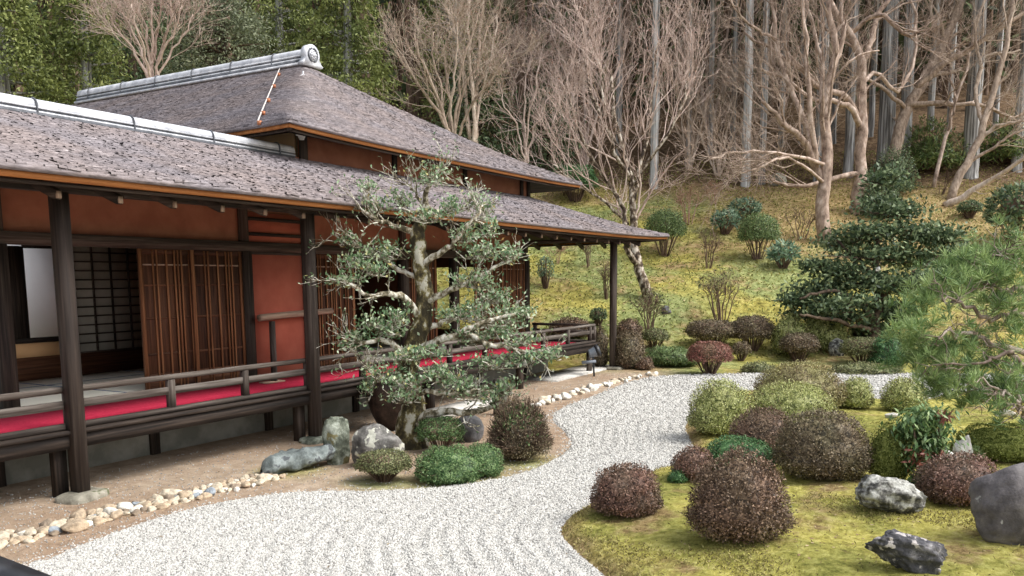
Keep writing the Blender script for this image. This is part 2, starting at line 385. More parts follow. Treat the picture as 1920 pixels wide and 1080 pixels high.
for nm, c in (('cream', (.58, .50, .38)), ('tan', (.46, .36, .25)), ('brown', (.28, .22, .16)), ('bluegrey', (.30, .34, .38)), ('white', (.74, .71, .63))):
    c = np.array(c); stone('pebble_'+nm, [(.3, tuple(c*.55)), (.5, tuple(c)), (.72, tuple(np.minimum(c*1.3, .85)))], sc=9)
stone('glazed_clay', [(.3, (.018, .011, .009)), (.5, (.045, .026, .02)), (.7, (.10, .06, .045))], rough=.4)
# terrain: earth by the hall, moss and needle litter on the hill
m, t, b = nodes('ground_soil')
v = coords(t); n1 = noise(t, v, .55, 6); n2 = contrast(t, noise(t, v, 5, 9, .72), 1.5); n3 = noise(t, v, 40, 3)
earth = mix(t, ramp(t, n1, [(.4, (0, 0, 0)), (.6, (1, 1, 1))]), ramp(t, n2, [(.3, (.29, .205, .14)), (.7, (.42, .31, .22))]), ramp(t, n2, [(.3, (.33, .25, .18)), (.7, (.50, .40, .30))]))
mo = ramp(t, n2, [(.28, (.15, .13, .035)), (.5, (.34, .30, .075)), (.72, (.52, .47, .15))])
mg = ramp(t, n2, [(.28, (.10, .13, .045)), (.5, (.23, .26, .095)), (.72, (.38, .41, .18))])
mb_ = ramp(t, n2, [(.28, (.15, .10, .045)), (.5, (.33, .235, .11)), (.72, (.5, .38, .21))])
hill = mix(t, ramp(t, noise(t, v, .30, 6), [(.44, (0, 0, 0)), (.56, (1, 1, 1))]), mo, mg)
hill = mix(t, ramp(t, noise(t, v, .45, 7, .7), [(.50, (0, 0, 0)), (.62, (1, 1, 1))]), hill, mb_)
hill = mix(t, attr(t, 'brown'), hill, mb_)
lit = ramp(t, n2, [(.28, (.05, .03, .018)), (.5, (.13, .085, .05)), (.75, (.26, .18, .11))])
c = mix(t, attr(t, 'mossy'), earth, hill); c = mix(t, attr(t, 'litter'), c, lit)
t.links.new(c, b.inputs['Base Color']); b.inputs['Roughness'].default_value = .95; b.inputs['Specular IOR Level'].default_value = .1
bump(t, b, math_(t, 'ADD', n2, math_(t, 'MULTIPLY', n3, .5)), .7, .05)
m, t, b = nodes('moss')
v = coords(t); n1 = noise(t, v, .9, 7, .65); n2 = contrast(t, noise(t, v, 12, 9, .75), 1.6); n4 = noise(t, v, 1.3, 8, .68)
yel = ramp(t, n2, [(.2, (.24, .21, .05)), (.5, (.54, .49, .125)), (.8, (.78, .72, .27))])
grn = ramp(t, n2, [(.28, (.12, .13, .03)), (.5, (.30, .30, .075)), (.72, (.48, .47, .15))])
brn = ramp(t, n2, [(.28, (.17, .115, .05)), (.5, (.36, .26, .12)), (.72, (.54, .42, .22))])
c = mix(t, ramp(t, n1, [(.44, (0, 0, 0)), (.58, (1, 1, 1))]), yel, grn)
c = mix(t, ramp(t, n4, [(.53, (0, 0, 0)), (.64, (1, 1, 1))]), c, brn)
c = mix(t, attr(t, 'mossy'), brn, c)
t.links.new(c, b.inputs['Base Color']); b.inputs['Roughness'].default_value = .95; b.inputs['Specular IOR Level'].default_value = .1
bump(t, b, n2, 1.0, .05)
m, t, b = nodes('gravel')
v = coords(t); h = noise(t, v, 55, 4, .7)
t.links.new(ramp(t, h, [(.3, (.34, .33, .31)), (.5, (.53, .52, .49)), (.7, (.65, .64, .61))]), b.inputs['Base Color']); b.inputs['Roughness'].default_value = .95; bump(t, b, h, 1, .02)
m, t, b = nodes('gravel_chip')
t.links.new(ramp(t, attr(t), [(0, (.22, .21, .195)), (.14, (.37, .36, .335)), (.4, (.50, .49, .46)), (1, (.63, .62, .585))]), b.inputs['Base Color']); b.inputs['Roughness'].default_value = .9

# ------------------------------------------------------------------ terrain
def poly_sdf(P, poly):
    """signed distance, positive inside"""
    P = np.asarray(P, float); poly = np.asarray(poly, float); d = np.full(len(P), 1e9); ins = np.zeros(len(P), bool)
    for a, b in zip(poly, np.roll(poly, -1, 0)):
        ab = b-a; t = np.clip(((P-a)@ab)/(ab@ab+1e-12), 0, 1); d = np.minimum(d, np.hypot(*(P-a-t[:, None]*ab).T))
        c = (a[1] > P[:, 1]) != (b[1] > P[:, 1])
        with np.errstate(divide='ignore', invalid='ignore'): xx = (b[0]-a[0])*(P[:, 1]-a[1])/(b[1]-a[1])+a[0]
        ins ^= c & (P[:, 0] < xx)
    return np.where(ins, d, -d)
def smooth_poly(px, m=6, Z=0.0):
    w = np.array([onZ(u, v, Z) for u, v in px]); n = len(w); out = []
    for i in range(n):
        a, b, c, d = w[(i-1) % n], w[i], w[(i+1) % n], w[(i+2) % n]
        for k in range(m):
            t = k/m; out.append(.5*((2*b)+(-a+c)*t+(2*a-5*b+4*c-d)*t*t+(-a+3*b-3*c+d)*t**3))
    return np.array(out)[:, :2]
GRAVEL = smooth_poly([(70,1085),(100,1052),(200,1010),(330,966),(450,940),(560,926),(700,924),(830,916),(940,900),(1010,880),(1062,852),(1078,830),(1062,808),(1042,788),(1055,768),(1120,742),(1195,714),(1260,705),(1430,701),(1600,701),(1750,701),(1900,703),(2200,706),(2600,715),(2640,760),(2200,770),(1700,800),(1300,1000),(1500,1400),(1000,1900),(300,1600)])
ISLE = smooth_poly([(1160,1110),(1088,1045),(1056,1008),(1068,980),(1108,952),(1180,915),(1225,889),(1262,880),(1300,848),(1292,822),(1288,800),(1310,770),(1340,745),(1440,738),(1560,742),(1640,755),(1665,757),(1700,762),(1780,745),(1860,738),(1960,742),(2300,780),(2700,1000),(2300,1500),(1500,1500)])
def dumb_grid(xs, ys):
    X, Y = np.meshgrid(xs, ys, indexing='ij'); n, m = X.shape
    i = np.arange(n-1)[:, None]*m; j = np.arange(m-1)[None, :]
    F = np.stack([i+j, i+m+j, i+m+j+1, i+j+1], -1).reshape(-1, 4)
    return np.stack([X.ravel(), Y.ravel()], 1), F
def point_attr(o, name, vals):
    a = o.data.attributes.new(name, 'FLOAT', 'POINT'); a.data.foreach_set('value', np.asarray(vals, np.float32))
def warp(a, b, n, c, tight):
    t = np.linspace(-1, 1, n); s = np.sinh(t*tight)/np.sinh(tight)
    return np.where(s < 0, c+s*(c-a), c+s*(b-c))
G, GF = dumb_grid(warp(-40, 170, 330, 24, 2.6), warp(-90, 110, 330, 5, 2.8))
Z = np.array([ground_h(x, y) for x, y in G])
sd_ = G@FH
ter = MB(); ter.add(np.column_stack([G, Z]), GF); ter = ter.build('ground', MT['ground_soil'], smooth=True)
tag(ter, kind='structure')
nn = np.array([nz(x*.6, y*.6, 5) for x, y in G])
lat = G@RH
edge = np.clip((sd_-18.6-1.2*nn+np.clip((-lat-1.0)*0.9, 0, 6)*(sd_ < 22))/1.2, 0, 1)
edge = np.maximum(edge, np.clip((lat-3.0)/1., 0, 1)*np.clip((sd_-14)/3, 0, 1))
mp_ = np.array([[*onZ(u, v)[:2]] for u, v in ((560,880),(700,905),(800,905),(900,890),(985,870))])
spot = np.min(np.hypot(G[:, 0:1]-mp_[None, :, 0], G[:, 1:2]-mp_[None, :, 1]), 1)
edge = np.maximum(edge, np.clip((.55-spot+.3*nn)/.4, 0, .8))
point_attr(ter, 'mossy', edge)
point_attr(ter, 'litter', np.clip((sd_-35.5-1.0*nn+.12*lat)/2.5, 0, 1))
point_attr(ter, 'brown', np.clip((lat-6.5+1.5*nn)/2.5, 0, 1)*np.clip((sd_-27-1.5*nn)/3, 0, 1)*.85)

def wave_h(P):
    """raked furrows that follow the outline of the moss island"""
    d = -poly_sdf(P, ISLE); k = np.exp(-((d-.9)/1.6)**2)
    return .0075*np.sin(d*2*math.pi/.15)*(.45+.55*k)
def sheet(name, poly, step, bounds, hfun, mat, kind='structure'):
    x0, x1, y0, y1 = bounds
    P, F = dumb_grid(np.arange(x0, x1, step), np.arange(y0, y1, step)); sdv = poly_sdf(P, poly)
    ok = (sdv[F] > -.12).all(1); F = F[ok]; used = np.unique(F); idx = np.full(len(P), -1); idx[used] = np.arange(len(used)); F = idx[F]; P = P[used]; sdv = sdv[used]
    z = hfun(P, sdv); mb = MB(); mb.add(np.column_stack([P, z]), F); o = mb.build(name, MT[mat], smooth=True); tag(o, kind=kind); return o, P, sdv
go, GP, GS = sheet('gravel_bed', GRAVEL, .04, (2.0, 16, .3, 7.6), lambda P, s: .014+np.clip(s*.35, -.06, .0)+wave_h(P)*np.clip(s*4, 0, 1), 'gravel')
go2, _, _ = sheet('gravel_bed', GRAVEL, .1, (15.96, 26, -12, 7.6), lambda P, s: .012+np.clip(s*.35, -.06, 0), 'gravel')
def moss_h(P, s):
    n = np.array([.05*nz(x*1.1, y*1.1, 2)+.02*nz(x*4, y*4, 9)+.008*nz(x*14, y*14, 4) for x, y in P])
    return .03+np.clip(s*.5, -.08, .05)+np.clip(s*.06, 0, .12)+n*np.clip(s*2.5, .1, 1)
mo_, MP, MS = sheet('moss_bed', ISLE, .05, (3.0, 17, -5.5, 4.5), moss_h, 'moss')
point_attr(mo_, 'mossy', np.clip((MS-.02)/.18+.5*np.array([nz(x*3, y*3, 1) for x, y in MP]), 0, 1))
def isle_z(x, y): return float(moss_h(np.array([[x, y]]), poly_sdf([[x, y]], ISLE))[0])
def isle(u, v):
    p = onZ(u, v, .1)
    for _ in range(4): p = onZ(u, v, isle_z(p[0], p[1]))
    return p
# loose gravel chips
def in_frame_ground(n, v0, v1, u0=-60, u1=1980, power=1.0):
    u = rng.uniform(u0, u1, n); v = v0+(v1-v0)*rng.random(n)**power
    D = FW[None]+np.outer((u-CXP)/FPX, RT)-np.outer((v-CYP)/FPX, UP); t = -CAM[2]/D[:, 2]
    return (CAM+D*t[:, None])
P = in_frame_ground(400000, 700, 1130); s = poly_sdf(P[:, :2], GRAVEL); s2 = poly_sdf(P[:, :2], ISLE)
k = (s > -.015-.20*rng.random(len(P))**5) & (s2 < .03); P = P[k]; s = s[k]
P[:, 2] = .016+np.clip(s*.35, -.02, 0)+wave_h(P[:, :2])*np.clip(s*4, 0, 1)
n = len(P); dist = (P-CAM)@FW
sz = (.0050+.0009*dist)*rng.uniform(.55, 1.3, n)
oct_ = np.array([[1,0,0],[0,1,0],[-1,0,0],[0,-1,0],[0,0,.8],[0,0,-.6]])
of = np.array([[0,1,4],[1,2,4],[2,3,4],[3,0,4],[1,0,5],[2,1,5],[3,2,5],[0,3,5]])
A = rdir(n); B = unit(np.cross(A, rdir(n))); C_ = np.cross(A, B)
V = oct_[None, :, 0, None]*A[:, None]*rng.uniform(.8, 1.7, (n, 1, 1))+oct_[None, :, 1, None]*B[:, None]+oct_[None, :, 2, None]*C_[:, None]
V = P[:, None]+V*sz[:, None, None]
mb = MB(); mb.add(V.reshape(-1, 3), (np.arange(n)[:, None, None]*6+of[None]).reshape(-1, 3), np.repeat(rng.random(n), 8))
tag(mb.build('gravel_chips', MT['gravel_chip']), 'loose white gravel chips raked over the dry garden bed', 'gravel', kind='stuff')

# ------------------------------------------------------------------ the hall
hall = thing('temple_hall', (11, 9.5, 0), 'low wooden temple hall with shingled hip roofs, red plaster walls and open veranda', 'building')
YP, YW = 7.74, 9.5            # post line, wall line
ZF = .684                     # veranda floor
XL = 2.6                     # left end, outside the frame
XB = 17.45                    # right end of the body
def part(name, mat, fn, parent=None, smooth=False):
    mb = MB(); fn(mb); return mb.build(name, MT[mat], parent or hall, smooth=smooth)
# --- roofs
def contour(pts, r, m=10):
    """polyline with rounded inner corners; returns points, tangents by arclength sampling function"""
    out = [np.array(pts[0], float)]
    for i in range(1, len(pts)-1):
        a, b, c = (np.array(p, float) for p in (pts[i-1], pts[i], pts[i+1]))
        u = (a-b)/np.linalg.norm(a-b); w = (c-b)/np.linalg.norm(c-b)
        p0, p1 = b+u*r, b+w*r
        for k in range(m+1):
            t = k/m; out.append((1-t)**2*p0+2*t*(1-t)*b+t*t*p1)
    out.append(np.array(pts[-1], float)); return np.array(out)
def roof(path, zf, corner, nrow, wmean, name):
    """path(t)->corner polyline (xy), zf(t, xy)->z ; shingle courses of separate shingles plus the deck under them"""
    mb = MB(); slope = []
    def curve(t): return contour(path(t), corner(t))
    deck = MB()
    ts = np.linspace(0, 1, 14); rows = []
    for t in ts:
        c = curve(t); L = np.concatenate([[0], np.cumsum(np.hypot(*np.diff(c, axis=0).T))]); q = np.linspace(0, 1, 90)*L[-1]
        xy = np.column_stack([np.interp(q, L, c[:, 0]), np.interp(q, L, c[:, 1])]); rows.append(np.column_stack([xy, zf(t, xy)-.012]))
    V = np.array(rows); a, b_ = V.shape[:2]; i = np.arange(a-1)[:, None]*b_; j = np.arange(b_-1)[None]
    deck.add(V.reshape(-1, 3), np.stack([i+j, i+j+1, i+b_+j+1, i+b_+j], -1).reshape(-1, 4), .3)
    for kx in range(nrow):
        t = kx/nrow; t2 = min(1, (kx+1.9)/nrow)
        c = curve(t); c2 = curve(t2)
        L = np.concatenate([[0], np.cumsum(np.hypot(*np.diff(c, axis=0).T))]); L2 = np.concatenate([[0], np.cumsum(np.hypot(*np.diff(c2, axis=0).T))])
        # match the two courses by vertex parameter so that shingles run square up the slope
        n = int(L[-1]/wmean); e = (np.arange(1, n)+rng.uniform(-.38, .38, n-1))*L[-1]/n; e = np.concatenate([[0], e, [L[-1]]])
        e = e+0; w = np.diff(e); ok = w > .02; x0 = e[:-1][ok]; x1 = e[1:][ok]-.004
        par = np.arange(len(c))
        def at(q, LL, cc, pr=None):
            return np.column_stack([np.interp(q, LL, cc[:, 0]), np.interp(q, LL, cc[:, 1])])
        def up(q):
            pp = np.interp(q, L, par); return np.column_stack([np.interp(pp, par, c2[:, 0]), np.interp(pp, par, c2[:, 1])])
        A0, A1 = at(x0, L, c), at(x1, L, c); B0, B1 = up(x0), up(x1)
        # where the contour shortens on straight runs move straight up instead of converging
        m = len(A0); lift = .006+.008*rng.random((m, 1))**2; sk = rng.normal(0, .004, (m, 1))
        za0, za1 = zf(t, A0)[:, None], zf(t, A1)[:, None]; zb0, zb1 = zf(t2, B0)[:, None], zf(t2, B1)[:, None]
        jt = rng.normal(0, .009, (m, 1))
        dn = A0-B0; dn /= np.linalg.norm(dn, axis=1, keepdims=True)+1e-9
        a0 = np.column_stack([A0+dn*jt, za0+lift+sk]); a1 = np.column_stack([A1+dn*jt, za1+lift-sk])
        b0 = np.column_stack([B0, zb0+.002]); b1 = np.column_stack([B1, zb1+.002])
        lo0 = a0-np.array([0, 0, .022]); lo1 = a1-np.array([0, 0, .022])
        V = np.stack([a0, a1, b1, b0, lo0, lo1], 1).reshape(-1, 3); base = np.arange(m)[:, None]*6
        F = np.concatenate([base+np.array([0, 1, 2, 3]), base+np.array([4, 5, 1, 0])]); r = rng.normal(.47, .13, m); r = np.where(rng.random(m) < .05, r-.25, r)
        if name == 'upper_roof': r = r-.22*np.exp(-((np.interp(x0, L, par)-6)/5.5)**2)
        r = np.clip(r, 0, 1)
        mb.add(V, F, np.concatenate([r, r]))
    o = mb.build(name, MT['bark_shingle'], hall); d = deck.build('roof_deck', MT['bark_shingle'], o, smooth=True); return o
def sst(a, b, x): t = np.clip((np.asarray(x)-a)/(b-a), 0, 1); return t*t*(3-2*t)
LZ0, LZ1 = 3.085, 3.97
LE = 7.04; LXR = 20.25
def low_path(t): return [(XL, LE+(YW-LE)*t), (LXR-(LXR-17.62)*t, LE+(YW-LE)*t), (LXR-(LXR-17.62)*t, 19)]
def upturn(xy): return .075*np.exp(-np.maximum(0, np.hypot(xy[:, 0]-LXR, xy[:, 1]-LE))/1.3)
def low_z(t, xy): return LZ0+(LZ1-LZ0)*(t*.93+.07*t*t)+upturn(xy)*(1-t)
roof(low_path, low_z, lambda t: .06+.5*float(sst(0, .3, t))*(1-t), 70, .095, 'lower_roof')
UY0, UXL, UXR, UXM, UYR, UZ1 = 8.76, 9.18, 18.93, 14.07, 12.90, 6.58
UZ0 = 4.32
def up_path(t): return [(UXL+(UXM-UXL-.06)*t, 24), (UXL+(UXM-UXL-.06)*t, UY0+(UYR-UY0)*t), (UXR-(UXR-UXM-.06)*t, UY0+(UYR-UY0)*t), (UXR-(UXR-UXM-.06)*t, 24)]
def up_z(t, xy): return UZ0+(UZ1-UZ0)*(.90*t+.10*t*t)+.05*np.exp(-np.minimum(np.hypot(xy[:, 0]-UXR, xy[:, 1]-UY0), np.hypot(xy[:, 0]-UXL, xy[:, 1]-UY0))/1.2)*(1-t)
roof(up_path, up_z, lambda t: .04+.9*float(sst(0, .3, t))*(1-t)**.8, 100, .095, 'upper_roof')
# back slope of the left wing behind its ridge
def bs(mb):
    mb.add([(XL, 9.62, 3.95), (10.15, 9.62, 3.95), (10.15, 12.2, 3.15), (XL, 12.2, 3.15)], np.array([[0, 1, 2, 3]]), .4)
    mb.add([(XL, 9.62, 3.89), (10.15, 9.62, 3.89), (10.15, 12.2, 3.09), (XL, 12.2, 3.09)], np.array([[3, 2, 1, 0]]), .4)
part('rear_roof', 'bark_shingle', bs)
# eave boards (fascia), a shingle edge above them and the soffit boards below
def strip(mb, path, zf, off, z0, z1, thick, n=80):
    c = contour(path, .06); L = np.concatenate([[0], np.cumsum(np.hypot(*np.diff(c, axis=0).T))]); q = np.unique(np.concatenate([np.linspace(0, L[-1], n), L]))
    xy = np.column_stack([np.interp(q, L, c[:, 0]), np.interp(q, L, c[:, 1])]); T = np.gradient(xy, axis=0); T /= np.hypot(*T.T)[:, None]
    nr = np.column_stack([T[:, 1], -T[:, 0]]); o1 = xy-nr*off; o2 = xy-nr*(off+thick); zz = zf(0, xy)
    m = len(xy); V = np.concatenate([np.column_stack([o1, zz+z0]), np.column_stack([o1, zz+z1]), np.column_stack([o2, zz+z1]), np.column_stack([o2, zz+z0])])
    i = np.arange(m-1); F = np.concatenate([np.stack([i+a*m, i+1+a*m, i+1+b*m, i+b*m], -1) for a, b in ((0, 1), (1, 2), (2, 3), (3, 0))]); mb.add(V, F, .5)
for pth, zf in ((low_path, low_z), (up_path, up_z)):
    f = part('eave_board', 'fascia_wood', lambda mb: strip(mb, pth(0), zf, .05, -.115, -.062, .04))
    part('eave_edge', 'bark_shingle', lambda mb: strip(mb, pth(0), zf, .0, -.06, -.012, .25))
    part('eave_batten', 'dark_wood_x', lambda mb: strip(mb, pth(0), zf, .11, -.15, -.117, .05), f)
def soffit_low(mb):
    zs = LZ0-.12; o = .12
    V = [(XL, LE+o, zs), (LXR-o, LE+o, zs+.06), (17.62, YW, LZ1-.14), (XL, YW, LZ1-.14), (LXR-o, 19, zs), (17.62, 19, LZ1-.14)]
    mb.add(V, np.array([[0, 1, 2, 3], [1, 4, 5, 2]]))
part('soffit', 'dark_wood_y', soffit_low)
def soffit_up(mb):
    zs = UZ0-.13; o = .14
    V = [(UXL+o, 24, zs), (UXL+o, UY0+o, zs), (UXR-o, UY0+o, zs), (UXR-o, 24, zs), (10.2, 24, zs+.3), (10.2, YW, zs+.3), (17.6, YW, zs+.3), (17.6, 24, zs+.3)]
    mb.add(V, np.array([[0, 1, 5, 4], [1, 2, 6, 5], [2, 3, 7, 6]]))
part('soffit', 'dark_wood_y', soffit_up)
# rafters under the lower eave
xs = np.arange(XL+.3, 19.2, .62)
for x in xs:
    f_ = min(1, max(.1, (LXR-x-.2)/(LXR-17.62)))
    r = part('rafter', 'dark_wood_y', lambda mb: beam(mb, (x, LE+.30, LZ0-.205), (x, LE+.30+f_*(YW-LE-.33), LZ0-.20+f_*(LZ1-LZ0-.045)), .065, .085))
    part('rafter_end', 'pale_wood_z', lambda mb: box(mb, x-.024, x+.024, LE+.287, LE+.299, LZ0-.236, LZ0-.172), r)
for y in np.arange(8.0, 13, .62):
    f_ = min(1, (y-LE-.2)/(YW-LE)); part('rafter', 'dark_wood_x', lambda mb: beam(mb, (LXR-.30, y, LZ0-.20), (LXR-.30-f_*(LXR-17.96), y, LZ0-.20+f_*(LZ1-LZ0-.045)), .065, .085))
part('eave_beam', 'dark_wood_x', lambda mb: box(mb, XL, 18.9, YP-.06, YP+.06, 2.945, 3.025))
part('eave_beam', 'dark_wood_y', lambda mb: box(mb, 18.335, 18.465, YP+.062, 18, 2.945, 3.025))
# ridges
def ridge(x0, x1, y0, y1, axis, z, name, k=1.0):
    def seg(mb, w, a, b, ins=0):
        if axis == 'x': box(mb, x0, x1-ins, y0-w, y0+w, a, b, .5)
        else: box(mb, x0-w, x0+w, y0+ins, y1, a, b, .5)
    r = part(name, 'ridge_tile', lambda mb: (seg(mb, .20*k, z, z+.045*k), seg(mb, .125*k, z+.115*k, z+.145*k), seg(mb, .12*k, z+.185*k, z+.215*k)))
    part('ridge_joint', 'ridge_joint', lambda mb: (seg(mb, .14*k, z+.046*k, z+.114*k, .02), seg(mb, .10*k, z+.146*k, z+.184*k, .02), seg(mb, .10*k, z+.216*k, z+.25*k, .02)), r)
    def capf(mb):
        if axis == 'x': batch_tubes(mb, [[(x, y0, z+.245*k) for x in np.linspace(x0, x1, 20)]], np.full((1, 20), .105*k), 14, True)
        else: batch_tubes(mb, [[(x0, y, z+.245*k) for y in np.linspace(y0, y1, 20)]], np.full((1, 20), .105*k), 14, True)
    part('ridge_cap', 'ridge_tile', capf, r, True)
    for q in np.arange(.9, (x1-x0 if axis == 'x' else y1-y0)-.2, 1.25):
        def band(mb):
            an = np.linspace(-.15, math.pi+.15, 14)
            if axis == 'x': pts = [(x0+q, y0+math.cos(a)*.125*k, z+(.235+math.sin(a)*.125)*k) for a in an]; pts = [(x0+q, y0+.14*k, z+.02)]+pts+[(x0+q, y0-.14*k, z+.02)]
            else: pts = [(x0+math.cos(a)*.125, y0+q, z+.235+math.sin(a)*.125) for a in an]; pts = [(x0+.14, y0+q, z+.02)]+pts+[(x0-.14, y0+q, z+.02)]
            batch_tubes(mb, [pts], np.full((1, len(pts)), .012), 5)
        part('ridge_band', 'ridge_joint', band, r)
    return r
ridge(XL, 10.08, 9.60, 0, 'x', 3.925, 'wing_ridge', .68)
rg = ridge(UXM, 0, 12.84, 20.45, 'y', 6.56, 'main_ridge')
def onig(mb):          # horseshoe ridge-end tile with scroll feet, extruded
    prof = []
    for a in np.linspace(-.35, math.pi+.35, 24): prof.append((math.cos(a)*.27, .30+math.sin(a)*.27))
    out = [(.34, .0), (.40, .05), (.33, .10)]; prof = out+prof+[(-.33, .10), (-.40, .05), (-.34, .0)]
    V = [(UXM+x*.78, 12.70, 6.53+z*.78) for x, z in prof]+[(UXM+x*.78, 12.84, 6.53+z*.78) for x, z in prof]; n = len(prof)
    mb.add(V, [list(range(n)), list(range(2*n-1, n-1, -1))]+[[i, i+n, (i+1) % n+n, (i+1) % n] for i in range(n)], .5)
on_ = part('ridge_end_tile', 'ridge_tile', onig, rg)
part('crest_ring', 'ridge_joint', lambda mb: batch_tubes(mb, [[(UXM+math.cos(a)*0.132, 12.695, 6.764+math.sin(a)*0.132) for a in np.linspace(0, 2*math.pi, 25)]], np.full((1, 25), .022), 6), rg)
def crest(mb):
    n = 20
    for rr, y in ((.105, 12.675), (.06, 12.655)):
        V = [(UXM+math.cos(a)*rr, 12.702, 6.764+math.sin(a)*rr) for a in np.arange(n)*2*math.pi/n]+[(UXM+math.cos(a)*rr*.85, y, 6.764+math.sin(a)*rr*.85) for a in np.arange(n)*2*math.pi/n]
        mb.add(V, [[i, (i+1) % n, (i+1) % n+n, i+n] for i in range(n)]+[list(range(n, 2*n))], .5)
    for a in np.arange(8)*math.pi/4:
        box(mb, UXM+math.cos(a)*.072-.018, UXM+math.cos(a)*.072+.018, 12.662, 12.68, 6.764+math.sin(a)*.072-.018, 6.764+math.sin(a)*.072+.018, .5)
part('crest_medallion', 'ridge_tile', crest, rg)
# lightning conductor on the left face of the upper roof
def left_face(u, v):
    a = (UZ1-UZ0)/(UXM-UXL); d = ray(u, v)   # plane z = UZ0 + a (x-UXL)
    t = (UZ0-a*UXL+.05+a*CAM[0]-CAM[2])/(d[2]-a*d[0]); return CAM+d*t
cpts = [left_face(u, v) for u, v in ((529, 119), (520, 138), (511, 160), (500, 186), (490, 210), (483, 228))]
lc = part('lightning_cable', 'pale_metal', lambda mb: tube(mb, cpts, [.012]*6, 6))
for p in cpts[1:]: part('cable_bracket', 'copper', lambda mb: box(mb, p[0]-.022, p[0]+.022, p[1]-.06, p[1]-.01, p[2]-.05, p[2]+.01), lc)
ht = .80; hxy = np.array([[UXL+(UXM-UXL)*ht+.10, UY0+(UYR-UY0)*ht+.10]]); hp = np.array([*hxy[0], up_z(ht, hxy)[0]-.02])
part('roof_hook', 'ridge_tile', lambda mb: (tube(mb, [hp+(-.10, .04, -.02), hp+(0, 0, .06), hp+(.10, -.04, -.02)], [.014]*3, 6), tube(mb, [hp+(0, 0, .06), hp+(0, 0, .13)], [.02, .02], 6)))
# --- walls of the body
def wallbox(name, mat, x0, x1, z0, z1, y0=YW, y1=YW+.10, parent=None): return part(name, mat, lambda mb: box(mb, x0, x1, y0, y1, z0, z1), parent)
wallbox('upper_wall', 'shaded_red_plaster', 10.24, 17.56, LZ1-.1, UZ0+.1, YW+.02, YW+.12)
for u in (740, 872, 978, 1000): x = min(wx(u, 320, YW), 17.56); part('wall_post', 'dark_wood_z', lambda mb: box(mb, x-.055, x+.055, YW-.02, YW+.018, LZ1-.06, UZ0+.12))
part('wall_post', 'dark_wood_z', lambda mb: box(mb, 10.16, 10.30, YW-.03, YW+.017, LZ1-.06, UZ0+.1))
part('side_wall', 'beige_plaster', lambda mb: box(mb, 10.18, 10.236, YW+.14, 20, LZ1-.1, UZ0+.14))
part('side_wall', 'shaded_red_plaster', lambda mb: box(mb, 17.46, 17.558, YW+.14, 20, LZ1-.1, UZ0+.14))
el = part('eave_lamp', 'white_plastic', lambda mb: (box(mb, 10.03, 10.17, YW-.16, YW-.04, 4.30, 4.42), tube(mb, [(10.10, YW-.10, 4.30), (10.10, YW-.10, 4.24)], [.06, .035], 10)))
ZK0, ZK1 = 2.53, 2.67         # lintel
wallbox('frieze_wall', 'shaded_red_plaster', XL, XB, ZK1+.002, 4.0, YW+.03, YW+.10)
wallbox('lintel', 'dark_wood_x', XL, XB, ZK0, ZK1, YW-.05, YW+.11)
part('end_wall', 'shaded_red_plaster', lambda mb: (box(mb, XB-.10, XB-.01, YW+.15, 10.6, .3, 4.0), box(mb, XB-.10, XB-.01, 12.0, 19, .3, 4.0), box(mb, XB-.10, XB-.01, 10.6, 12.0, 2.4, 4.0), box(mb, XB-.10, XB-.01, 10.6, 12.0, .3, .9)))
# columns along the wall line
colx = [wx(5, 600, YW), wx(462, 560, YW), wx(573, 560, YW)+.02, wx(757, 560, YW), wx(852, 560, YW), XB-.06]
for x in colx:
    w = .075
    part('wall_post', 'dark_wood_z', lambda mb: box(mb, x-w, x+w, YW-.075, YW+.075, .30, ZK0-.002))
    part('wall_post', 'dark_wood_z', lambda mb: box(mb, x-w, x+w, YW-.03, YW+.028, ZK1+.003, 3.95))
# doors
def door(x0, x1, y, mat='door_wood_z'):
    z0, z1 = ZF+.03, ZK0-.004
    d = part('sliding_door', mat, lambda mb: box(mb, x0, x1, y, y+.02, z0, z1))
    [part('door_stile', 'slat_wood_z', lambda mb: box(mb, q, q+.05, y-.018, y-.001, z0, z1), d) for q in (x0, x1-.05)]
    [part('door_rail', 'door_wood_x', lambda mb: box(mb, x0+.052, x1-.052, y-.016, y-.001, *q), d) for q in ((z0, z0+.20), (z1-.07, z1))]
    n = max(2, int(round((x1-x0)/.36))); xs = np.linspace(x0+.05, x1-.05, n+1)
    def sl(mb):
        for i, x in enumerate(xs[:-1]):
            c = x+(xs[1]-xs[0])/2
            offs = (-.055, .0, .055) if i % 2 else (-.03, .03)
            for o in offs: box(mb, c+o-.011, c+o+.011, y-.028, y-.0165, z0+.01, z1-.01)
        for x in xs[1:-1]: box(mb, x-.013, x+.013, y-.028, y-.0165, z0+.01, z1-.01)
    part('door_slats', 'slat_wood_z', sl, d)
    [part('door_batten', 'door_wood_x', lambda mb: box(mb, x0+.052, x1-.052, y-.010, y-.001, q, q+.03), d) for q in (1.15, 1.62, 2.05)]
    part('door_batten', 'pale_wood_x', lambda mb: box(mb, x0+.06, x1-.06, y-.012, y-.001, 2.315, 2.335), d)
    return d
e = [wx(u, 560, YW) for u in (266, 362, 452)]
door(e[0], e[1]+.02, YW+.03); door(e[1]-.02, colx[1]-.08, YW-.01)
e2 = [wx(u, 560, YW) for u in (592, 664)]
door(colx[2]+.08, e2[1], YW)
e3 = [wx(u, 560, YW) for u in (775, 815)]
door(colx[3]+.08, e3[1]+.05, YW)
e4 = [wx(u, 560, YW) for u in (893, 940)]
door(e4[0], e4[1], YW+.03); door(e4[1], XB-.14, YW-.01)
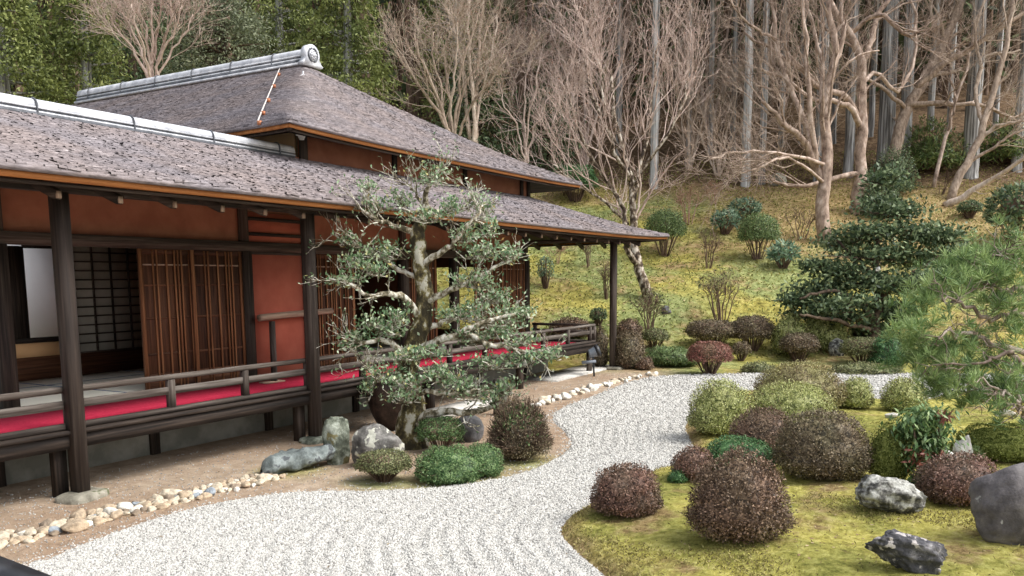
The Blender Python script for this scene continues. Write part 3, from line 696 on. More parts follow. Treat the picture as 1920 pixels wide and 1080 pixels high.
# red plaster bay with its lath transom
pl = wallbox('plaster_panel', 'red_plaster', colx[1]+.077, colx[2]-.077, .70, 2.49, YW-.01, YW+.05)
part('panel_cap', 'weathered_wood_x', lambda mb: box(mb, colx[1]+.077, colx[2]-.077, YW-.03, YW+.02, 2.492, 2.525), pl)
tr_ = part('transom', 'red_plaster', lambda mb: box(mb, colx[1]+.08, colx[2]-.08, YW+.0, YW+.02, ZK1+.01, 3.1))
part('transom_bars', 'dark_wood_x', lambda mb: [box(mb, colx[1]+.08, colx[2]-.08, YW-.03, YW-.004, z, z+.05) for z in (2.76, 2.98)], tr_)
YI = 12.2
def iX(u): return wx(u, 560, YI)
def iZ(u, v): return float(onY(u, v, YI)[2])
# --- interior: tatami, inner screens, back walls
tm = part('tatami_floor', 'tatami', lambda mb: box(mb, XL, XB-.1, YW+.08, YI+.12, ZF-.06, ZF+.01))
part('tatami_border', 'tatami_edge', lambda mb: [box(mb, x-.02, x+.02, YW+.09, 15, ZF+.0105, ZF+.013) for x in (5.2, 7.02, 8.8)]+[box(mb, XL, XB-.12, y-.02, y+.02, ZF+.0135, ZF+.015) for y in (10.45, 11.4)], tm)
part('ceiling', 'dark_wood_x', lambda mb: (box(mb, XL, XB-.1, YW+.11, YI+.1, 2.95, 3.0), box(mb, iX(276)+.1, XB-.1, YI+.1005, 15, 2.95, 3.0)))
wain = part('wainscot', 'door_wood_x', lambda mb: box(mb, max(XL, iX(-260)), iX(275), YI, YI+.06, ZF+.012, iZ(150, 662)))
part('inner_wall', 'tan_plaster', lambda mb: box(mb, iX(20), iX(124), YI, YI+.05, iZ(60, 670), iZ(60, 640)), wain)
part('inner_wall', 'shaded_red_plaster', lambda mb: box(mb, max(XL, iX(-260)), iX(19), YI, YI+.05, iZ(60, 670), 2.95))
part('inner_wall', 'beige_plaster', lambda mb: box(mb, iX(20), iX(275), YI, YI+.05, iZ(150, 455), 2.95))
part('screen_head', 'dark_wood_x', lambda mb: box(mb, iX(51.2), iX(112.2), YI+.001, YI+.045, iZ(80, 466), iZ(80, 456)))

sc = part('screen_sill', 'dark_wood_x', lambda mb: box(mb, iX(20), iX(112), YI-.03, YI+.04, iZ(60, 643), iZ(60, 641.2)))
part('screen_frame', 'dark_wood_z', lambda mb: (box(mb, iX(20), iX(51), YI, YI+.05, iZ(60, 634), iZ(60, 462)), box(mb, iX(112.5), iX(140), YI-.02, YI+.05, iZ(60, 640), iZ(60, 456))), sc)
part('screen_rail', 'dark_wood_x', lambda mb: box(mb, iX(20), iX(112), YI-.02, YI+.03, iZ(60, 641), iZ(60, 633.5)), sc)
lt = part('lattice_screen', 'grey_paper', lambda mb: box(mb, iX(141), iX(275), YI+.01, YI+.02, iZ(150, 661), iZ(150, 456)))
def latt(mb):
    a, b, z0, z1 = iX(141), iX(275), iZ(150, 661), iZ(150, 456)
    for x in np.linspace(a, b, 5): box(mb, x-.014, x+.014, YI-.012, YI+.009, z0, z1)
    for z in np.linspace(z0, z1, 13): box(mb, a, b, YI-.01, YI+.008, z-.011, z+.011)
part('lattice_bars', 'dark_wood_x', latt, lt)
pi_ = part('partition_wall', 'shaded_red_plaster', lambda mb: (box(mb, iX(276), iX(276)+.08, YW+.13, YI+.1, ZF+.012, 2.95), box(mb, colx[2]-.05, colx[2]+.03, YW+.13, 15, ZF+.012, 2.95), box(mb, colx[2]+.04, XB-.15, 14.2, 14.28, ZF+.012, 2.95), box(mb, iX(276)+.1, colx[2]-.06, 11.2, 11.28, ZF+.012, 2.95)))
part('rear_wall', 'shaded_red_plaster', lambda mb: box(mb, colx[2], XB-.12, 15.0, 15.1, .3, 2.95))
# --- veranda
vf = part('veranda_floor', 'weathered_wood_x', lambda mb: [box(mb, XL, XB+.12, y, y+.172, ZF-.04, ZF-rng.random()*.003) for y in np.arange(YP+.10, YW-.08, .175)])
def edgebeam(mb):
    box(mb, XL, XB+.14, YP+.02, YP+.099, ZF-.185, ZF-.045)
    box(mb, XL, XB+.16, YP-.01, YP+.0995, ZF-.043, ZF-.004)
part('veranda_beam', 'dark_wood_x', edgebeam)
part('veranda_beam', 'weathered_wood_x', lambda mb: box(mb, XB+.05, XB+.14, YP+.105, YW, ZF-.185, ZF-.045))
for x in (4.95, 8.29, 11.3, 14.3):
    part('floor_post', 'dark_wood_z', lambda mb: box(mb, x-.055, x+.055, YP+.16, YP+.27, .0, ZF-.045))
part('floor_post', 'weathered_wood_z', lambda mb: box(mb, XB-.03, XB+.07, YP+.13, YP+.23, .0, ZF-.19))
fo = part('foundation_wall', 'grey_plaster', lambda mb: box(mb, XL, XB, 8.95, 9.02, -.05, ZF-.06))
for x in np.arange(XL+.4, 17.3, 1.9): part('foundation_post', 'dark_wood_z', lambda mb: box(mb, x-.06, x+.06, 8.90, 8.948, 0, ZF-.07), fo)
px = [float(onY(u, 420, YP)[0]) for u in (108, 566)]
for x, y, nm in ((5.02, YP, 0), (8.36, YP, 0), (18.40, YP, 0)):
    part('eave_post', 'post_wood_z', lambda mb: box(mb, x-.064, x+.064, y-.064, y+.064, .075, 2.944))
# railing
ZR = 1.10
rail = part('railing', 'weathered_wood_x', lambda mb: (batch_tubes(mb, [[(x, YP+.10, ZR-.03) for x in np.linspace(XL, XB+.12, 30)]], np.full((1, 30), .032), 8, True),
    box(mb, XL, XB+.10, YP+.085, YP+.115, ZF+.20, ZF+.28), box(mb, XL, XB+.12, YP+.065, YP+.135, ZF+.002, ZF+.055)))
part('end_railing', 'weathered_wood_x', lambda mb: (batch_tubes(mb, [[(XB+.09, y, ZR-.03) for y in np.linspace(YP+.135, YW-.1, 8)]], np.full((1, 8), .03), 8, True),
    box(mb, XB+.075, XB+.105, YP+.14, YW-.08, ZF+.20, ZF+.28), box(mb, XB+.06, XB+.12, YP+.14, YW-.08, ZF+.002, ZF+.055)), rail)
def bx(u): return wx(u, 700, YP+.1)
bxs = [bx(u) for u in (-60, 123, 318, 458, 576)]; stp = bxs[3]-bxs[2]
while bxs[-1]+1.05 < XB: bxs.append(bxs[-1]+1.12)
bxs.append(XB+.09)
for x in bxs:
    part('baluster', 'weathered_wood_z', lambda mb: box(mb, x-.036, x+.036, YP+.064, YP+.136, ZF+.056, ZR-.058), rail)
part('baluster', 'weathered_wood_z', lambda mb: box(mb, XB+.055, XB+.125, YW-.2, YW-.13, ZF+.056, ZR-.055), rail)

# ---- things on and by the hall
def mesh_thing(name, mat, fn, label, cat, group=None, origin=None, smooth=False):
    mb = MB(); fn(mb)
    if origin is None:
        V = np.concatenate(mb.V); origin = [V[:, 0].mean(), V[:, 1].mean(), V[:, 2].min()]
    return tag(mb.build(name, MT[mat], origin=origin, smooth=smooth), label, cat, group)
mesh_thing('added_bright_wall', 'white_plaster', lambda mb: (box(mb, 6.6, 10.1, 15.4, 15.55, 0, 2.9), box(mb, 6.5, 10.15, 15.3, 15.65, 2.901, 3.0)), 'white plastered wall added behind the inner opening to stand for the bright paper screen', 'wall')  # sunlit wall added outdoors in place of a backlit paper screen
mesh_thing('carpet_runner', 'red_carpet', lambda mb: box(mb, XL, XB-.25, YP+.16, YP+1.38, ZF+.001, ZF+.014), 'long crimson felt carpet laid along the veranda floor', 'carpet')
bp = onY(540, 605, YW-.12)
lg = thing('log_barrier', (colx[1], YW-.12, ZF), 'pale log bar laid across the red plaster bay of the veranda', 'barrier')
mb = MB(); tube(mb, [(colx[1]+.02, YW-.22, 1.575), (9.6, YW-.215, 1.60), (colx[2]+.34, YW-.21, 1.625)], [.052, .05, .046], 12, 8); mb.build('bar', MT['pale_wood_x'], lg, smooth=True)
mb = MB(); box(mb, colx[1]+.22, colx[1]+.28, YW-.27, YW-.20, ZF+.001, 1.52); mb.build('prop_post', MT['weathered_wood_z'], lg)
tp = onZ(496, 714, ZF+.03)
tr2 = thing('wooden_tray', (tp[0], YP+.96, ZF), 'small flat wooden tray lying at the edge of the red carpet', 'tray')
mb = MB(); box(mb, tp[0]-.17, tp[0]+.17, YP+.94, YP+1.10, ZF+.015, ZF+.034); mb.build('board', MT['pale_wood_x'], tr2)
mb = MB(); box(mb, tp[0]+.02, tp[0]+.06, YP+.98, YP+1.06, ZF+.035, ZF+.06); mb.build('handle', MT['dark_wood_x'], tr2)
# spotlight
sp = onZ(1114, 706, 0.0); spt = thing('spotlight', sp, 'black garden spotlight on a stake beside the end of the veranda', 'lamp')
k = depth_of(sp)/FPX
def spw(u, v): return sp+RT*(u-1114)*k-UP*(v-706)*k
mb = MB(); tube(mb, [spw(1114, 706), spw(1112, 668)], [.022, .022], 8); mb.build('stake', MT['black_metal'], spt)
mb = MB(); a = spw(1104, 663); beam(mb, spw(1091, 680), spw(1117, 677), .14, .06); mb.build('junction_box', MT['grey_metal'], spt)
mb = MB(); tube(mb, [spw(1104, 664), spw(1110, 662), spw(1117, 659)], [.085, .10, .12], 14, 6); hd = mb.build('lamp_head', MT['grey_metal'], spt)
mb = MB(); tube(mb, [spw(1117.2, 658.9), spw(1123, 656.6)], [.135, .14], 14, 2); mb.build('hood', MT['black_metal'], hd)
mb = MB(); tube(mb, [spw(1123.2, 656.5), spw(1124, 656.2)], [.115, .1], 14, 2); mb.build('lens', MT['lens_glass'], hd)
# paving strip under the last post
pv = [onZ(1000, 697), onZ(1175, 690)]
mesh_thing('paving_slab', 'stone_step', lambda mb: box(mb, 15.6, 18.9, 7.80, 8.6, -.05, .045), 'pale stone paving slab under the far end of the veranda', 'slab')
# water jar
jp = np.array([9.62, 7.40, 0.0]); jl = thing('water_jar', jp, 'big dark brown glazed water jar standing behind the trunk by the veranda', 'jar')
def lathe(mb, c, prof, n=28):
    V = np.array([[c[0]+r*math.cos(a), c[1]+r*math.sin(a), c[2]+z] for r, z in prof for a in np.arange(n)*2*math.pi/n]); m = len(prof)
    i = np.arange(m-1)[:, None]*n; j = np.arange(n)[None]; j2 = (j+1) % n
    mb.add(V, np.stack([i+j, i+j2, i+n+j2, i+n+j], -1).reshape(-1, 4), .5)
mb = MB(); lathe(mb, jp, [(.01, .0), (.20, .0), (.25, .08), (.33, .25), (.39, .45), (.40, .60), (.385, .70), (.37, .715), (.345, .70), (.35, .6), (.3, .4), (.01, .38)]); jb = mb.build('body', MT['glazed_clay'], jl, smooth=True)
mb = MB(); batch_tubes(mb, [[(jp[0]+.385*math.cos(a), jp[1]+.385*math.sin(a), .71) for a in np.linspace(0, 2*math.pi, 33)]], np.full((1, 33), .024), 8); mb.build('rim', MT['glazed_clay'], jl, smooth=True)
# the veranda the photographer stands on: only the corner of its dark rail is in frame
hb = [dep(-70, 1046, 1.9), dep(0, 1062, 1.9), dep(110, 1100, 1.75)]
vr = thing('dark_handrail', (hb[1][0], hb[1][1], 0), 'dark lacquered handrail corner at the lower left edge', 'handrail')
mb = MB(); dd = unit(hb[2]-hb[1]); dd[2] = 0; dd = unit(dd); a = hb[1]-dd*1.2-np.array([0, 0, .03]); b = hb[1]+dd*.9-np.array([0, 0, .03]); beam(mb, a, b, .07, .06); mb.build('top_rail', MT['black_metal'], vr)
for q in (a+dd*.1, b-dd*.1): mb = MB(); box(mb, q[0]-.03, q[0]+.03, q[1]-.03, q[1]+.03, 0, q[2]-.031); mb.build('rail_post', MT['black_metal'], vr)

# ------------------------------------------------------------------ stones
def rock(name, label, cat, u0, u1, vt, vb, mat, seed, cuts=10, deep=.7, sub=4, group=None, rough=.07, gz=onZ, tilt=0.0, sink=.12, freq=2.2, dz=(.5, .9), sq=1.0, zt=0.0):
    base = gz((u0+u1)/2, vb); t = depth_of(base); k = t/FPX; w = (u1-u0)*k/2; h = (vb-vt)*k
    V, F = rock_verts(sub, cuts, seed, rough, dz, freq, sq); V = V/np.abs(V).max(0)
    c = base+np.array([FH[0], FH[1], 0])*w*deep*.7
    hh = h*(1+sink)
    V[:, 2] = V[:, 2]*hh/2+tilt*V[:, 0]*hh/2
    ax = np.array([RH[0], RH[1], 0]); ay = np.array([FH[0], FH[1], 0])
    Wd = V[:, :1]*w*ax+V[:, 1:2]*w*deep*ay+V[:, 2:]*np.array([0, 0, 1]); z0 = base[2]-h*sink
    Wd = Wd+c; Wd[:, 2] += z0-Wd[:, 2].min()
    mb = MB(); mb.add(Wd, F); o = mb.build(name, MT[mat], origin=[c[0], c[1], base[2]], smooth=True)
    return tag(o, label, cat, group)
def slab(name, label, x, y, w, d, h, rot, mat, seed):
    V, F = rock_verts(3, 5, seed, .03, (.75, .95)); V = np.sign(V)*np.abs(V)**.55
    V = V/np.abs(V).max(0)*np.array([w/2, d/2, h/2]); c, s = math.cos(rot), math.sin(rot)
    V = np.column_stack([V[:, 0]*c-V[:, 1]*s+x, V[:, 0]*s+V[:, 1]*c+y, V[:, 2]+.074-h/2]); mb = MB(); mb.add(V, F)
    return tag(mb.build(name, MT[mat], origin=[x, y, 0], smooth=True), label, 'stone', 'flat base stones of the posts')
slab('base_stone', 'flat grey base stone under the left veranda post', 5.03, YP-.02, .50, .36, .14, .25, 'stone_slab', 3)
slab('base_stone', 'greenish base stone under the middle veranda post beside the upright stone', 8.33, YP-.03, .40, .34, .14, -.2, 'stone_green', 5)
slab('base_stone', 'flat base stone under the far right veranda post', 18.42, YP-.05, .5, .4, .12, 0, 'stone_slab', 8)
rock('standing_stone', 'upright greenish stone beside the middle veranda post', 'stone', 604, 656, 780, 872, 'stone_green', 12, 9, .7, sub=5, dz=(.8, 1.0), sq=.55, rough=.10)
a_, b_ = onZ(498, 893, 0), onZ(650, 872, 0)
def longst(mb):
    P = smooth_line([a_+(0, .06, .05), a_*.72+b_*.28+(0, .10, .10), a_*.45+b_*.55+(0, .10, .14), b_+(0, .12, .17)], 40); L = len(P)
    r = np.interp(np.linspace(0, 1, L), [0, .04, .12, .28, .4, .7, .93, 1], [.03, .10, .145, .12, .125, .135, .10, .02]); K = 26; V = []
    d = unit(b_-a_); sd = np.cross(d, (0, 0, 1.0))
    for q in range(L):
        for z in range(K):
            an = z*2*math.pi/K; v = np.array([0, 0, 1.0])*math.sin(an)*r[q]*.82+sd*math.cos(an)*r[q]*1.15; w_ = P[q]+v
            n_ = mnoise.fractal(Vector((w_[0]*3, w_[1]*9, w_[2]*9)), .8, 2.1, 5); V.append(P[q]+v*(1+.38*n_))
    i = np.arange(L-1)[:, None]*K; j = np.arange(K)[None]; j2 = (j+1) % K
    mb.add(V, np.stack([i+j, i+j2, i+K+j2, i+K+j], -1).reshape(-1, 4), .5)
mesh_thing('long_stone', 'stone_blue', longst, 'long low blue green stone lying on the garden edge', 'stone', smooth=True)
rock('lichen_boulder', 'dark boulder with white lichen patches below the jar', 'boulder', 654, 756, 793, 878, 'stone_lichen', 31, 8, .7, sub=5, dz=(.75, .98), sq=.75)
rock('round_boulder', 'smooth dark grey boulder between the green shrub and the wooden stake', 'boulder', 850, 908, 778, 830, 'stone_dark', 41, 5, .8, dz=(.8, .97), rough=.04)
rock('small_boulder', 'grey boulder half hidden between trunk and green shrub', 'boulder', 762, 812, 782, 838, 'stone_lichen', 44, 7, .8)
mesh_thing('step_stone', 'stone_step', lambda mb: box(mb, 10.4, 12.0, 7.18, 7.55, -.03, .13), 'pale flat stepping stone in front of the veranda behind the tree', 'stone')
stk = onZ(936, 778, 0)
sk = thing('wooden_stake', stk, 'dark weathered wooden stake standing behind the twiggy shrub', 'stake')
mb = MB(); tube(mb, [stk+(0, 0, -.05), stk+(.01, 0, .3), stk+(-.01, 0, .56)], [.10, .09, .085], 9, 6, wob=.006); mb.build('post', MT['weathered_wood_z'], sk)
rock('grey_rock', 'mottled grey rock lying on the yellow moss', 'rock', 1616, 1746, 896, 966, 'stone_mottled', 57, 9, .65, sub=5, gz=isle, tilt=-.18, rough=.16, dz=(.72, .95), sq=.85, freq=2.6)
rock('flat_black_rock', 'flat jagged black rock in the moss at the lower right', 'rock', 1634, 1800, 1003, 1076, 'stone_black', 63, 16, .42, sub=5, rough=.2, gz=isle, tilt=-.35, freq=3)
rock('big_dark_rock', 'large smooth dark purple rock at the right edge', 'rock', 1842, 2030, 868, 1024, 'stone_purple', 78, 7, .7, sub=5, gz=isle, rough=.06, dz=(.5, .8), sq=.8, tilt=.25)
rock('white_rock', 'jagged white quartz rock standing beside the nandina', 'rock', 1764, 1803, 838, 886, 'stone_white', 81, 12, .6, gz=isle, rough=.15)
rock('white_rock', 'taller whitish rock behind the jagged white quartz rock', 'rock', 1786, 1828, 815, 872, 'stone_white', 84, 12, .6, gz=isle, rough=.18)
rock('pale_stone', 'pale flat stone under the pine branches', 'stone', 1868, 1908, 766, 782, 'stone_step', 86, 8, .7, gz=isle)
rock('pale_stone', 'small pale flat stone between two clipped shrubs at the back of the island', 'stone', 1662, 1690, 775, 784, 'stone_step', 89, 8, .7, gz=isle)
rock('grey_stone', 'small blue grey stone between the red leaved shrub and the round bush', 'stone', 1556, 1592, 634, 668, 'stone_mottled', 91, 10, .7, gz=ground)
rock('slope_stone', 'small dark stone on the mossy slope right of the leaning trunk', 'stone', 1240, 1262, 572, 590, 'stone_dark', 93, 10, .7, gz=ground)
rock('slope_stone', 'pale stone on the brown slope near the fallen branch', 'stone', 1877, 1900, 361, 372, 'stone_step', 95, 8, .7, gz=ground)
rock('mossy_stump', 'rounded mossy stump at the top of the slope before the cedars', 'stump', 1443, 1478, 320, 350, 'stone_slab', 97, 6, .8, gz=ground)
# edging stones, each one of its own
def edging(path, n, wid, smin, smax, names, labf, seed0):
    w = np.array([onZ(u, v) for u, v in path]); L = np.concatenate([[0], np.cumsum(np.linalg.norm(np.diff(w, axis=0), axis=1))]); placed = []
    g = np.random.default_rng(seed0); protos = []
    for i in range(8):
        V, F = rock_verts(3, 10, seed0+i, .10, (.5, .85), 3.0); protos.append((V/np.abs(V).max(0), F))
    tries = 0
    while len(placed) < n and tries < 9000:
        tries += 1
        s = g.random()*L[-1]; p = np.array([np.interp(s, L, w[:, a]) for a in (0, 1)]); a = np.array([np.interp(s+.05, L, w[:, q]) for q in (0, 1)])-p+1e-6
        nr = np.array([-a[1], a[0]])/np.hypot(*a); off = g.normal(0, wid*.42)
        if abs(off) > wid: continue
        p = p+nr*off; r = smin+(smax-smin)*g.random()**2.2
        if any(np.hypot(*(p-q[0])) < (r+q[1])*.74 for q in placed): continue
        placed.append((p, r, math.atan2(a[1], a[0])))
    for p, r, an in placed:
        V, F = protos[g.integers(8)]; an += g.normal(0, .5); c, s_ = math.cos(an), math.sin(an)
        V = V*np.array([r*1.25, r*.85, r*.72])*g.uniform(.85, 1.15, 3); V = np.column_stack([V[:, 0]*c-V[:, 1]*s_, V[:, 0]*s_+V[:, 1]*c, V[:, 2]])
        V[:, 0] += p[0]; V[:, 1] += p[1]; V[:, 2] += r*.42+.0
        x = g.random(); nm = names[int(np.searchsorted(np.cumsum([q[1] for q in names]), x))][0] if x < .9999 else names[0][0]
        mb = MB(); mb.add(V, F); o = mb.build('edging_stone', MT['pebble_'+nm], origin=[p[0], p[1], 0], smooth=True)
        lb, gr = labf(nm); tag(o, lb, 'stone', gr)
WORD = {'cream': 'cream', 'tan': 'tan', 'brown': 'dull brown', 'bluegrey': 'blue grey', 'white': 'whitish'}
edging([(-60, 1040), (0, 1018), (100, 995), (200, 968), (300, 944), (380, 926), (450, 910), (512, 893)], 190, .19, .035, .10,
       [('cream', .45), ('tan', .30), ('brown', .12), ('bluegrey', .06), ('white', .07)],
       lambda n: (WORD[n]+' stone in the near edging strip between bare earth and white gravel', WORD[n]+' stones of the near edging strip'), 300)
edging([(1000, 764), (1060, 743), (1120, 727), (1180, 712), (1232, 701)], 48, .17, .06, .13, [('white', .7), ('cream', .3)],
       lambda n: (WORD[n]+' stone in the far edging strip towards the last veranda post', WORD[n]+' stones of the far edging strip'), 400)

# ------------------------------------------------------------------ shrubs
def shrub(name, label, u0, u1, vt, vb, mat, gz=onZ, cat='shrub', group=None, ls=None, deep=.9, stems=0, low=-.75, dens=1.0, flare=0.10, lump=.07, twig=None, twmat='twig_brown', loose=.06, core=.84, asp=.55, ex=2.2):
    uc = (u0+u1)/2; b0 = gz(uc, vb); t = depth_of(b0); k = t/FPX; w = (u1-u0)*k/2; h = (vb-vt)*k*1.02
    base = b0+np.array([FH[0], FH[1], 0])*w*deep*.55; base[2] = b0[2]+(ground_h(base[0], base[1])-ground_h(b0[0], b0[1]) if gz is ground else 0)
    if gz is ground: w *= 1+.55*w*deep/t
    h = max(h, .1)
    ls = ls or max(.020, 1.8*t/852.0)
    o = thing(name, base, label, cat, group)
    hc = h*.30 if not stems else h*.60
    seed = rng.uniform(0, 50)
    ax = np.array([RH[0], RH[1], 0]); ay = np.array([FH[0], FH[1], 0]); az = np.array([0, 0, 1.])
    def env(D):
        lum = np.array([1+lump*1.6*mnoise.noise(Vector(d*1.9)+Vector((seed, 0, 0)))+lump*.8*mnoise.noise(Vector(d*5)+Vector((0, seed, 0))) for d in D])
        rad = 1/np.maximum(1e-6, (np.abs(D[:, 0])**ex+np.abs(D[:, 1])**ex+np.abs(D[:, 2])**ex))**(1/ex)
        fl = 1+flare*np.clip(-D[:, 2], 0, 1)
        up_ = np.where(D[:, 2] > 0, h-hc, hc if not stems else h*.30)
        P = D*(rad*lum)[:, None]
        return P[:, :1]*w*ax*fl[:, None]+P[:, 1:2]*w*deep*ay*fl[:, None]+(P[:, 2]*up_)[:, None]*az
    ctr = base+az*hc
    area = 2*math.pi*w*(w*deep+h)/2*1.15
    n = int(min(22000, max(500, dens*2.1*area/(ls*ls*asp))))
    D = rdir(int(n*1.5)); D = D[D[:, 2] > low][:n]; n = len(D)
    E = env(D); sc = 1-np.abs(rng.normal(0, loose, n)); sc = np.where(rng.random(n) < .06, 1+.09*rng.random(n), sc)
    P = ctr+E*sc[:, None]
    nrm = unit(E/np.array([max(w, .01), max(w, .01), max(h/2, .01)])**2*np.array([1, 1, 1])+0)
    dr = unit(nrm*.35+rdir(n)*.85+az*.15)
    mb = MB(); leaves(mb, P, dr, unit(nrm+rdir(n)*.5), ls*rng.uniform(.7, 1.35, n), ls*asp*rng.uniform(.8, 1.3, n)); mb.build('foliage', MT[mat], o)
    mb = MB(); V, F = ico(4); keep = None; V2 = V.copy(); V2[:, 2] = np.maximum(V2[:, 2], low*.95 if not stems else -.35)
    cv = ctr+env(unit(V2))*core*(np.linalg.norm(V2, axis=1)[:, None])
    cv[:, 2] = np.maximum(cv[:, 2], base[2]-.05)
    rn = rng.random(len(F))
    inner = not stems and low < -.65
    if inner: mi = MB(); mi.add(cv, F, rn); mi.build('inner_foliage', MT[mat], o)
    else: mb.add(cv, F, rn)
    # stems and twigs
    nt_ = twig if twig is not None else (40 if stems else 150)
    D = rdir(nt_); D[:, 2] = np.abs(D[:, 2])*.9+low*.5*(rng.random(nt_)); D = unit(D); E = env(D)
    A = base[None]+E*np.array([.25, .25, 0]); A[:, 2] = base[2]; B = ctr+E*rng.uniform(.93, 1.06, nt_)[:, None]
    mid = (A+B)/2+rng.normal(0, .06*w, A.shape)+np.array([0, 0, .1*h]); Q = np.stack([A, mid, B], 1)
    tr_ = max(.0025, .28*t/852); batch_tubes(mb, Q, np.tile(np.array([[1.6, 1.2, .8]])*tr_, (nt_, 1)), 3)
    for _ in range(stems):
        d = rdir(1)[0]; a = base+np.array([d[0], d[1], 0])*w*.12; b = ctr+np.array([d[0]*w*.6, d[1]*w*.6, -h*.05])
        tube(mb, [a-(0, 0, .04), (a+b)/2+rng.normal(0, .06*w, 3), b], [.016*h+.006, .012*h+.005, .008*h+.003], 6, 6, cap=False)
    mb.build('branches', MT[twmat], o)
    return o, base, ctr, w, h
I_ = isle
def islep(u, v): return isle(u, v)
gA = 'clipped azalea domes on the moss island'
shrub('clipped_azalea', 'biggest front red brown azalea dome with a flared skirt on the yellow moss', 1300, 1492, 852, 1022, 'leaf_azalea_red', isle, group=gA, flare=.28, ex=1.95, lump=.05, low=-.85, twig=900, twmat='twig_brown', loose=.10, core=.80)
shrub('clipped_azalea', 'small wine red azalea dome at the gravel edge, left of the biggest one', 1113, 1243, 877, 970, 'leaf_azalea_wine', isle, group=gA, low=-.85, flare=.2, twig=500)
shrub('clipped_azalea', 'low red brown azalea tucked behind the left of the biggest front dome', 1264, 1345, 842, 902, 'leaf_azalea_wine', isle, group=gA, low=-.85, twig=250)
shrub('green_mound', 'low bluish green mound directly behind the biggest red brown dome', 1325, 1462, 826, 890, 'leaf_green_mound', isle, group='low green mounds on the island', low=-.85)
shrub('green_mound', 'tiny green tuft at the left foot of the biggest red brown dome', 1255, 1292, 884, 906, 'leaf_green_mound', isle, group='low green mounds on the island', low=-.85, twig=40)
shrub('clipped_azalea', 'wide dark brown azalea dome to the right in the middle of the island', 1468, 1646, 776, 902, 'leaf_azalea_brown', isle, group=gA, low=-.9, flare=.1, twig=500)
shrub('clipped_azalea', 'dark brown azalea dome between the yellow green domes and the wide brown one', 1375, 1500, 769, 868, 'leaf_azalea_red', isle, group=gA, low=-.9, twig=300)
shrub('clipped_azalea', 'round yellow green azalea dome at the left beside the gravel bend', 1297, 1422, 716, 818, 'leaf_azalea_yellow', isle, group=gA, low=-.85, loose=.11, core=.80, twig=200)
shrub('clipped_azalea', 'yellow green azalea dome just behind the dark brown domes', 1410, 1578, 723, 808, 'leaf_azalea_yellow', isle, group=gA, low=-.85, loose=.11, core=.80, twig=200)
shrub('clipped_azalea', 'broad rearmost olive azalea dome with a brownish top', 1428, 1592, 684, 772, 'leaf_azalea_olive', isle, group=gA, low=-.85, twig=400)
shrub('clipped_azalea', 'narrow yellow green azalea at the right shoulder of the rear dome', 1576, 1642, 709, 768, 'leaf_azalea_yellow', isle, group=gA, low=-.85, loose=.11, core=.80)
shrub('clipped_azalea', 'yellow green azalea dome alone behind the nandina, right of the gravel gap', 1662, 1745, 710, 774, 'leaf_azalea_yellow', isle, group=gA, low=-.85, loose=.11, core=.80)
shrub('clipped_azalea', 'spreading red brown azalea mound left of the large purple rock', 1742, 1892, 859, 950, 'leaf_azalea_wine', isle, group=gA, low=-.85, flare=.1, twig=400)
shrub('moss_mound', 'steep bright green moss hummock left of the nandina', 1636, 1712, 795, 905, 'leaf_moss_green', isle, cat='moss mound', group='moss hummocks', low=-.9, ls=.018, lump=.12, twig=0+4, loose=.03)
shrub('moss_mound', 'low dark green moss hummock under the pine at the right edge', 1820, 1990, 802, 866, 'leaf_moss_green', isle, cat='moss mound', group='moss hummocks', low=-.9, ls=.02, lump=.12, twig=4, loose=.03)
shrub('leafy_herb', 'small pale green leafy herb above the white rocks', 1806, 1850, 838, 872, 'leaf_hill_green', isle, cat='plant', low=-.6, core=.3, dens=.5, twig=30)
gB = 'shrubs round the foot of the tree'
shrub('round_shrub', 'low olive shrub with bare feet in front of the lichen boulder', 664, 768, 851, 908, 'leaf_olive', stems=7, group=gB, low=-.6, twig=200)
shrub('box_shrub', 'taller upper pad of bright green box shrub before the trunk', 783, 868, 787, 850, 'leaf_bright_box', group=gB, stems=4, lump=.14, low=-.7)
shrub('box_shrub', 'wide lower pad of bright green box shrub nearest the gravel', 778, 902, 842, 908, 'leaf_bright_box', group=gB, lump=.14, low=-.8)
shrub('box_shrub', 'right hand pad of bright green box shrub towards the twiggy shrub', 868, 944, 834, 896, 'leaf_bright_box', group=gB, lump=.12, low=-.8)
o, bs_, ct, w_, h_ = shrub('twiggy_shrub', 'half bare twiggy brown shrub with green top at the right of the tree', 914, 1036, 748, 868, 'leaf_azalea_brown', group=gB, dens=.55, core=.62, twig=1300, lump=.1, loose=.16)
mb = MB(); n = 900; D = rdir(n); D[:, 2] = np.abs(D[:, 2]); P = ct+D*np.array([w_*.85, w_*.85, h_*.55])*rng.uniform(.85, 1.05, (n, 1)); k_ = (D[:, 2] > .45) | (rng.random(n) < .12)
P = P[k_]; leaves(mb, P, unit(D[k_]+rdir(len(P))*.8), rdir(len(P)), .045, .024); mb.build('green_leaves', MT['leaf_bright_box'], o)

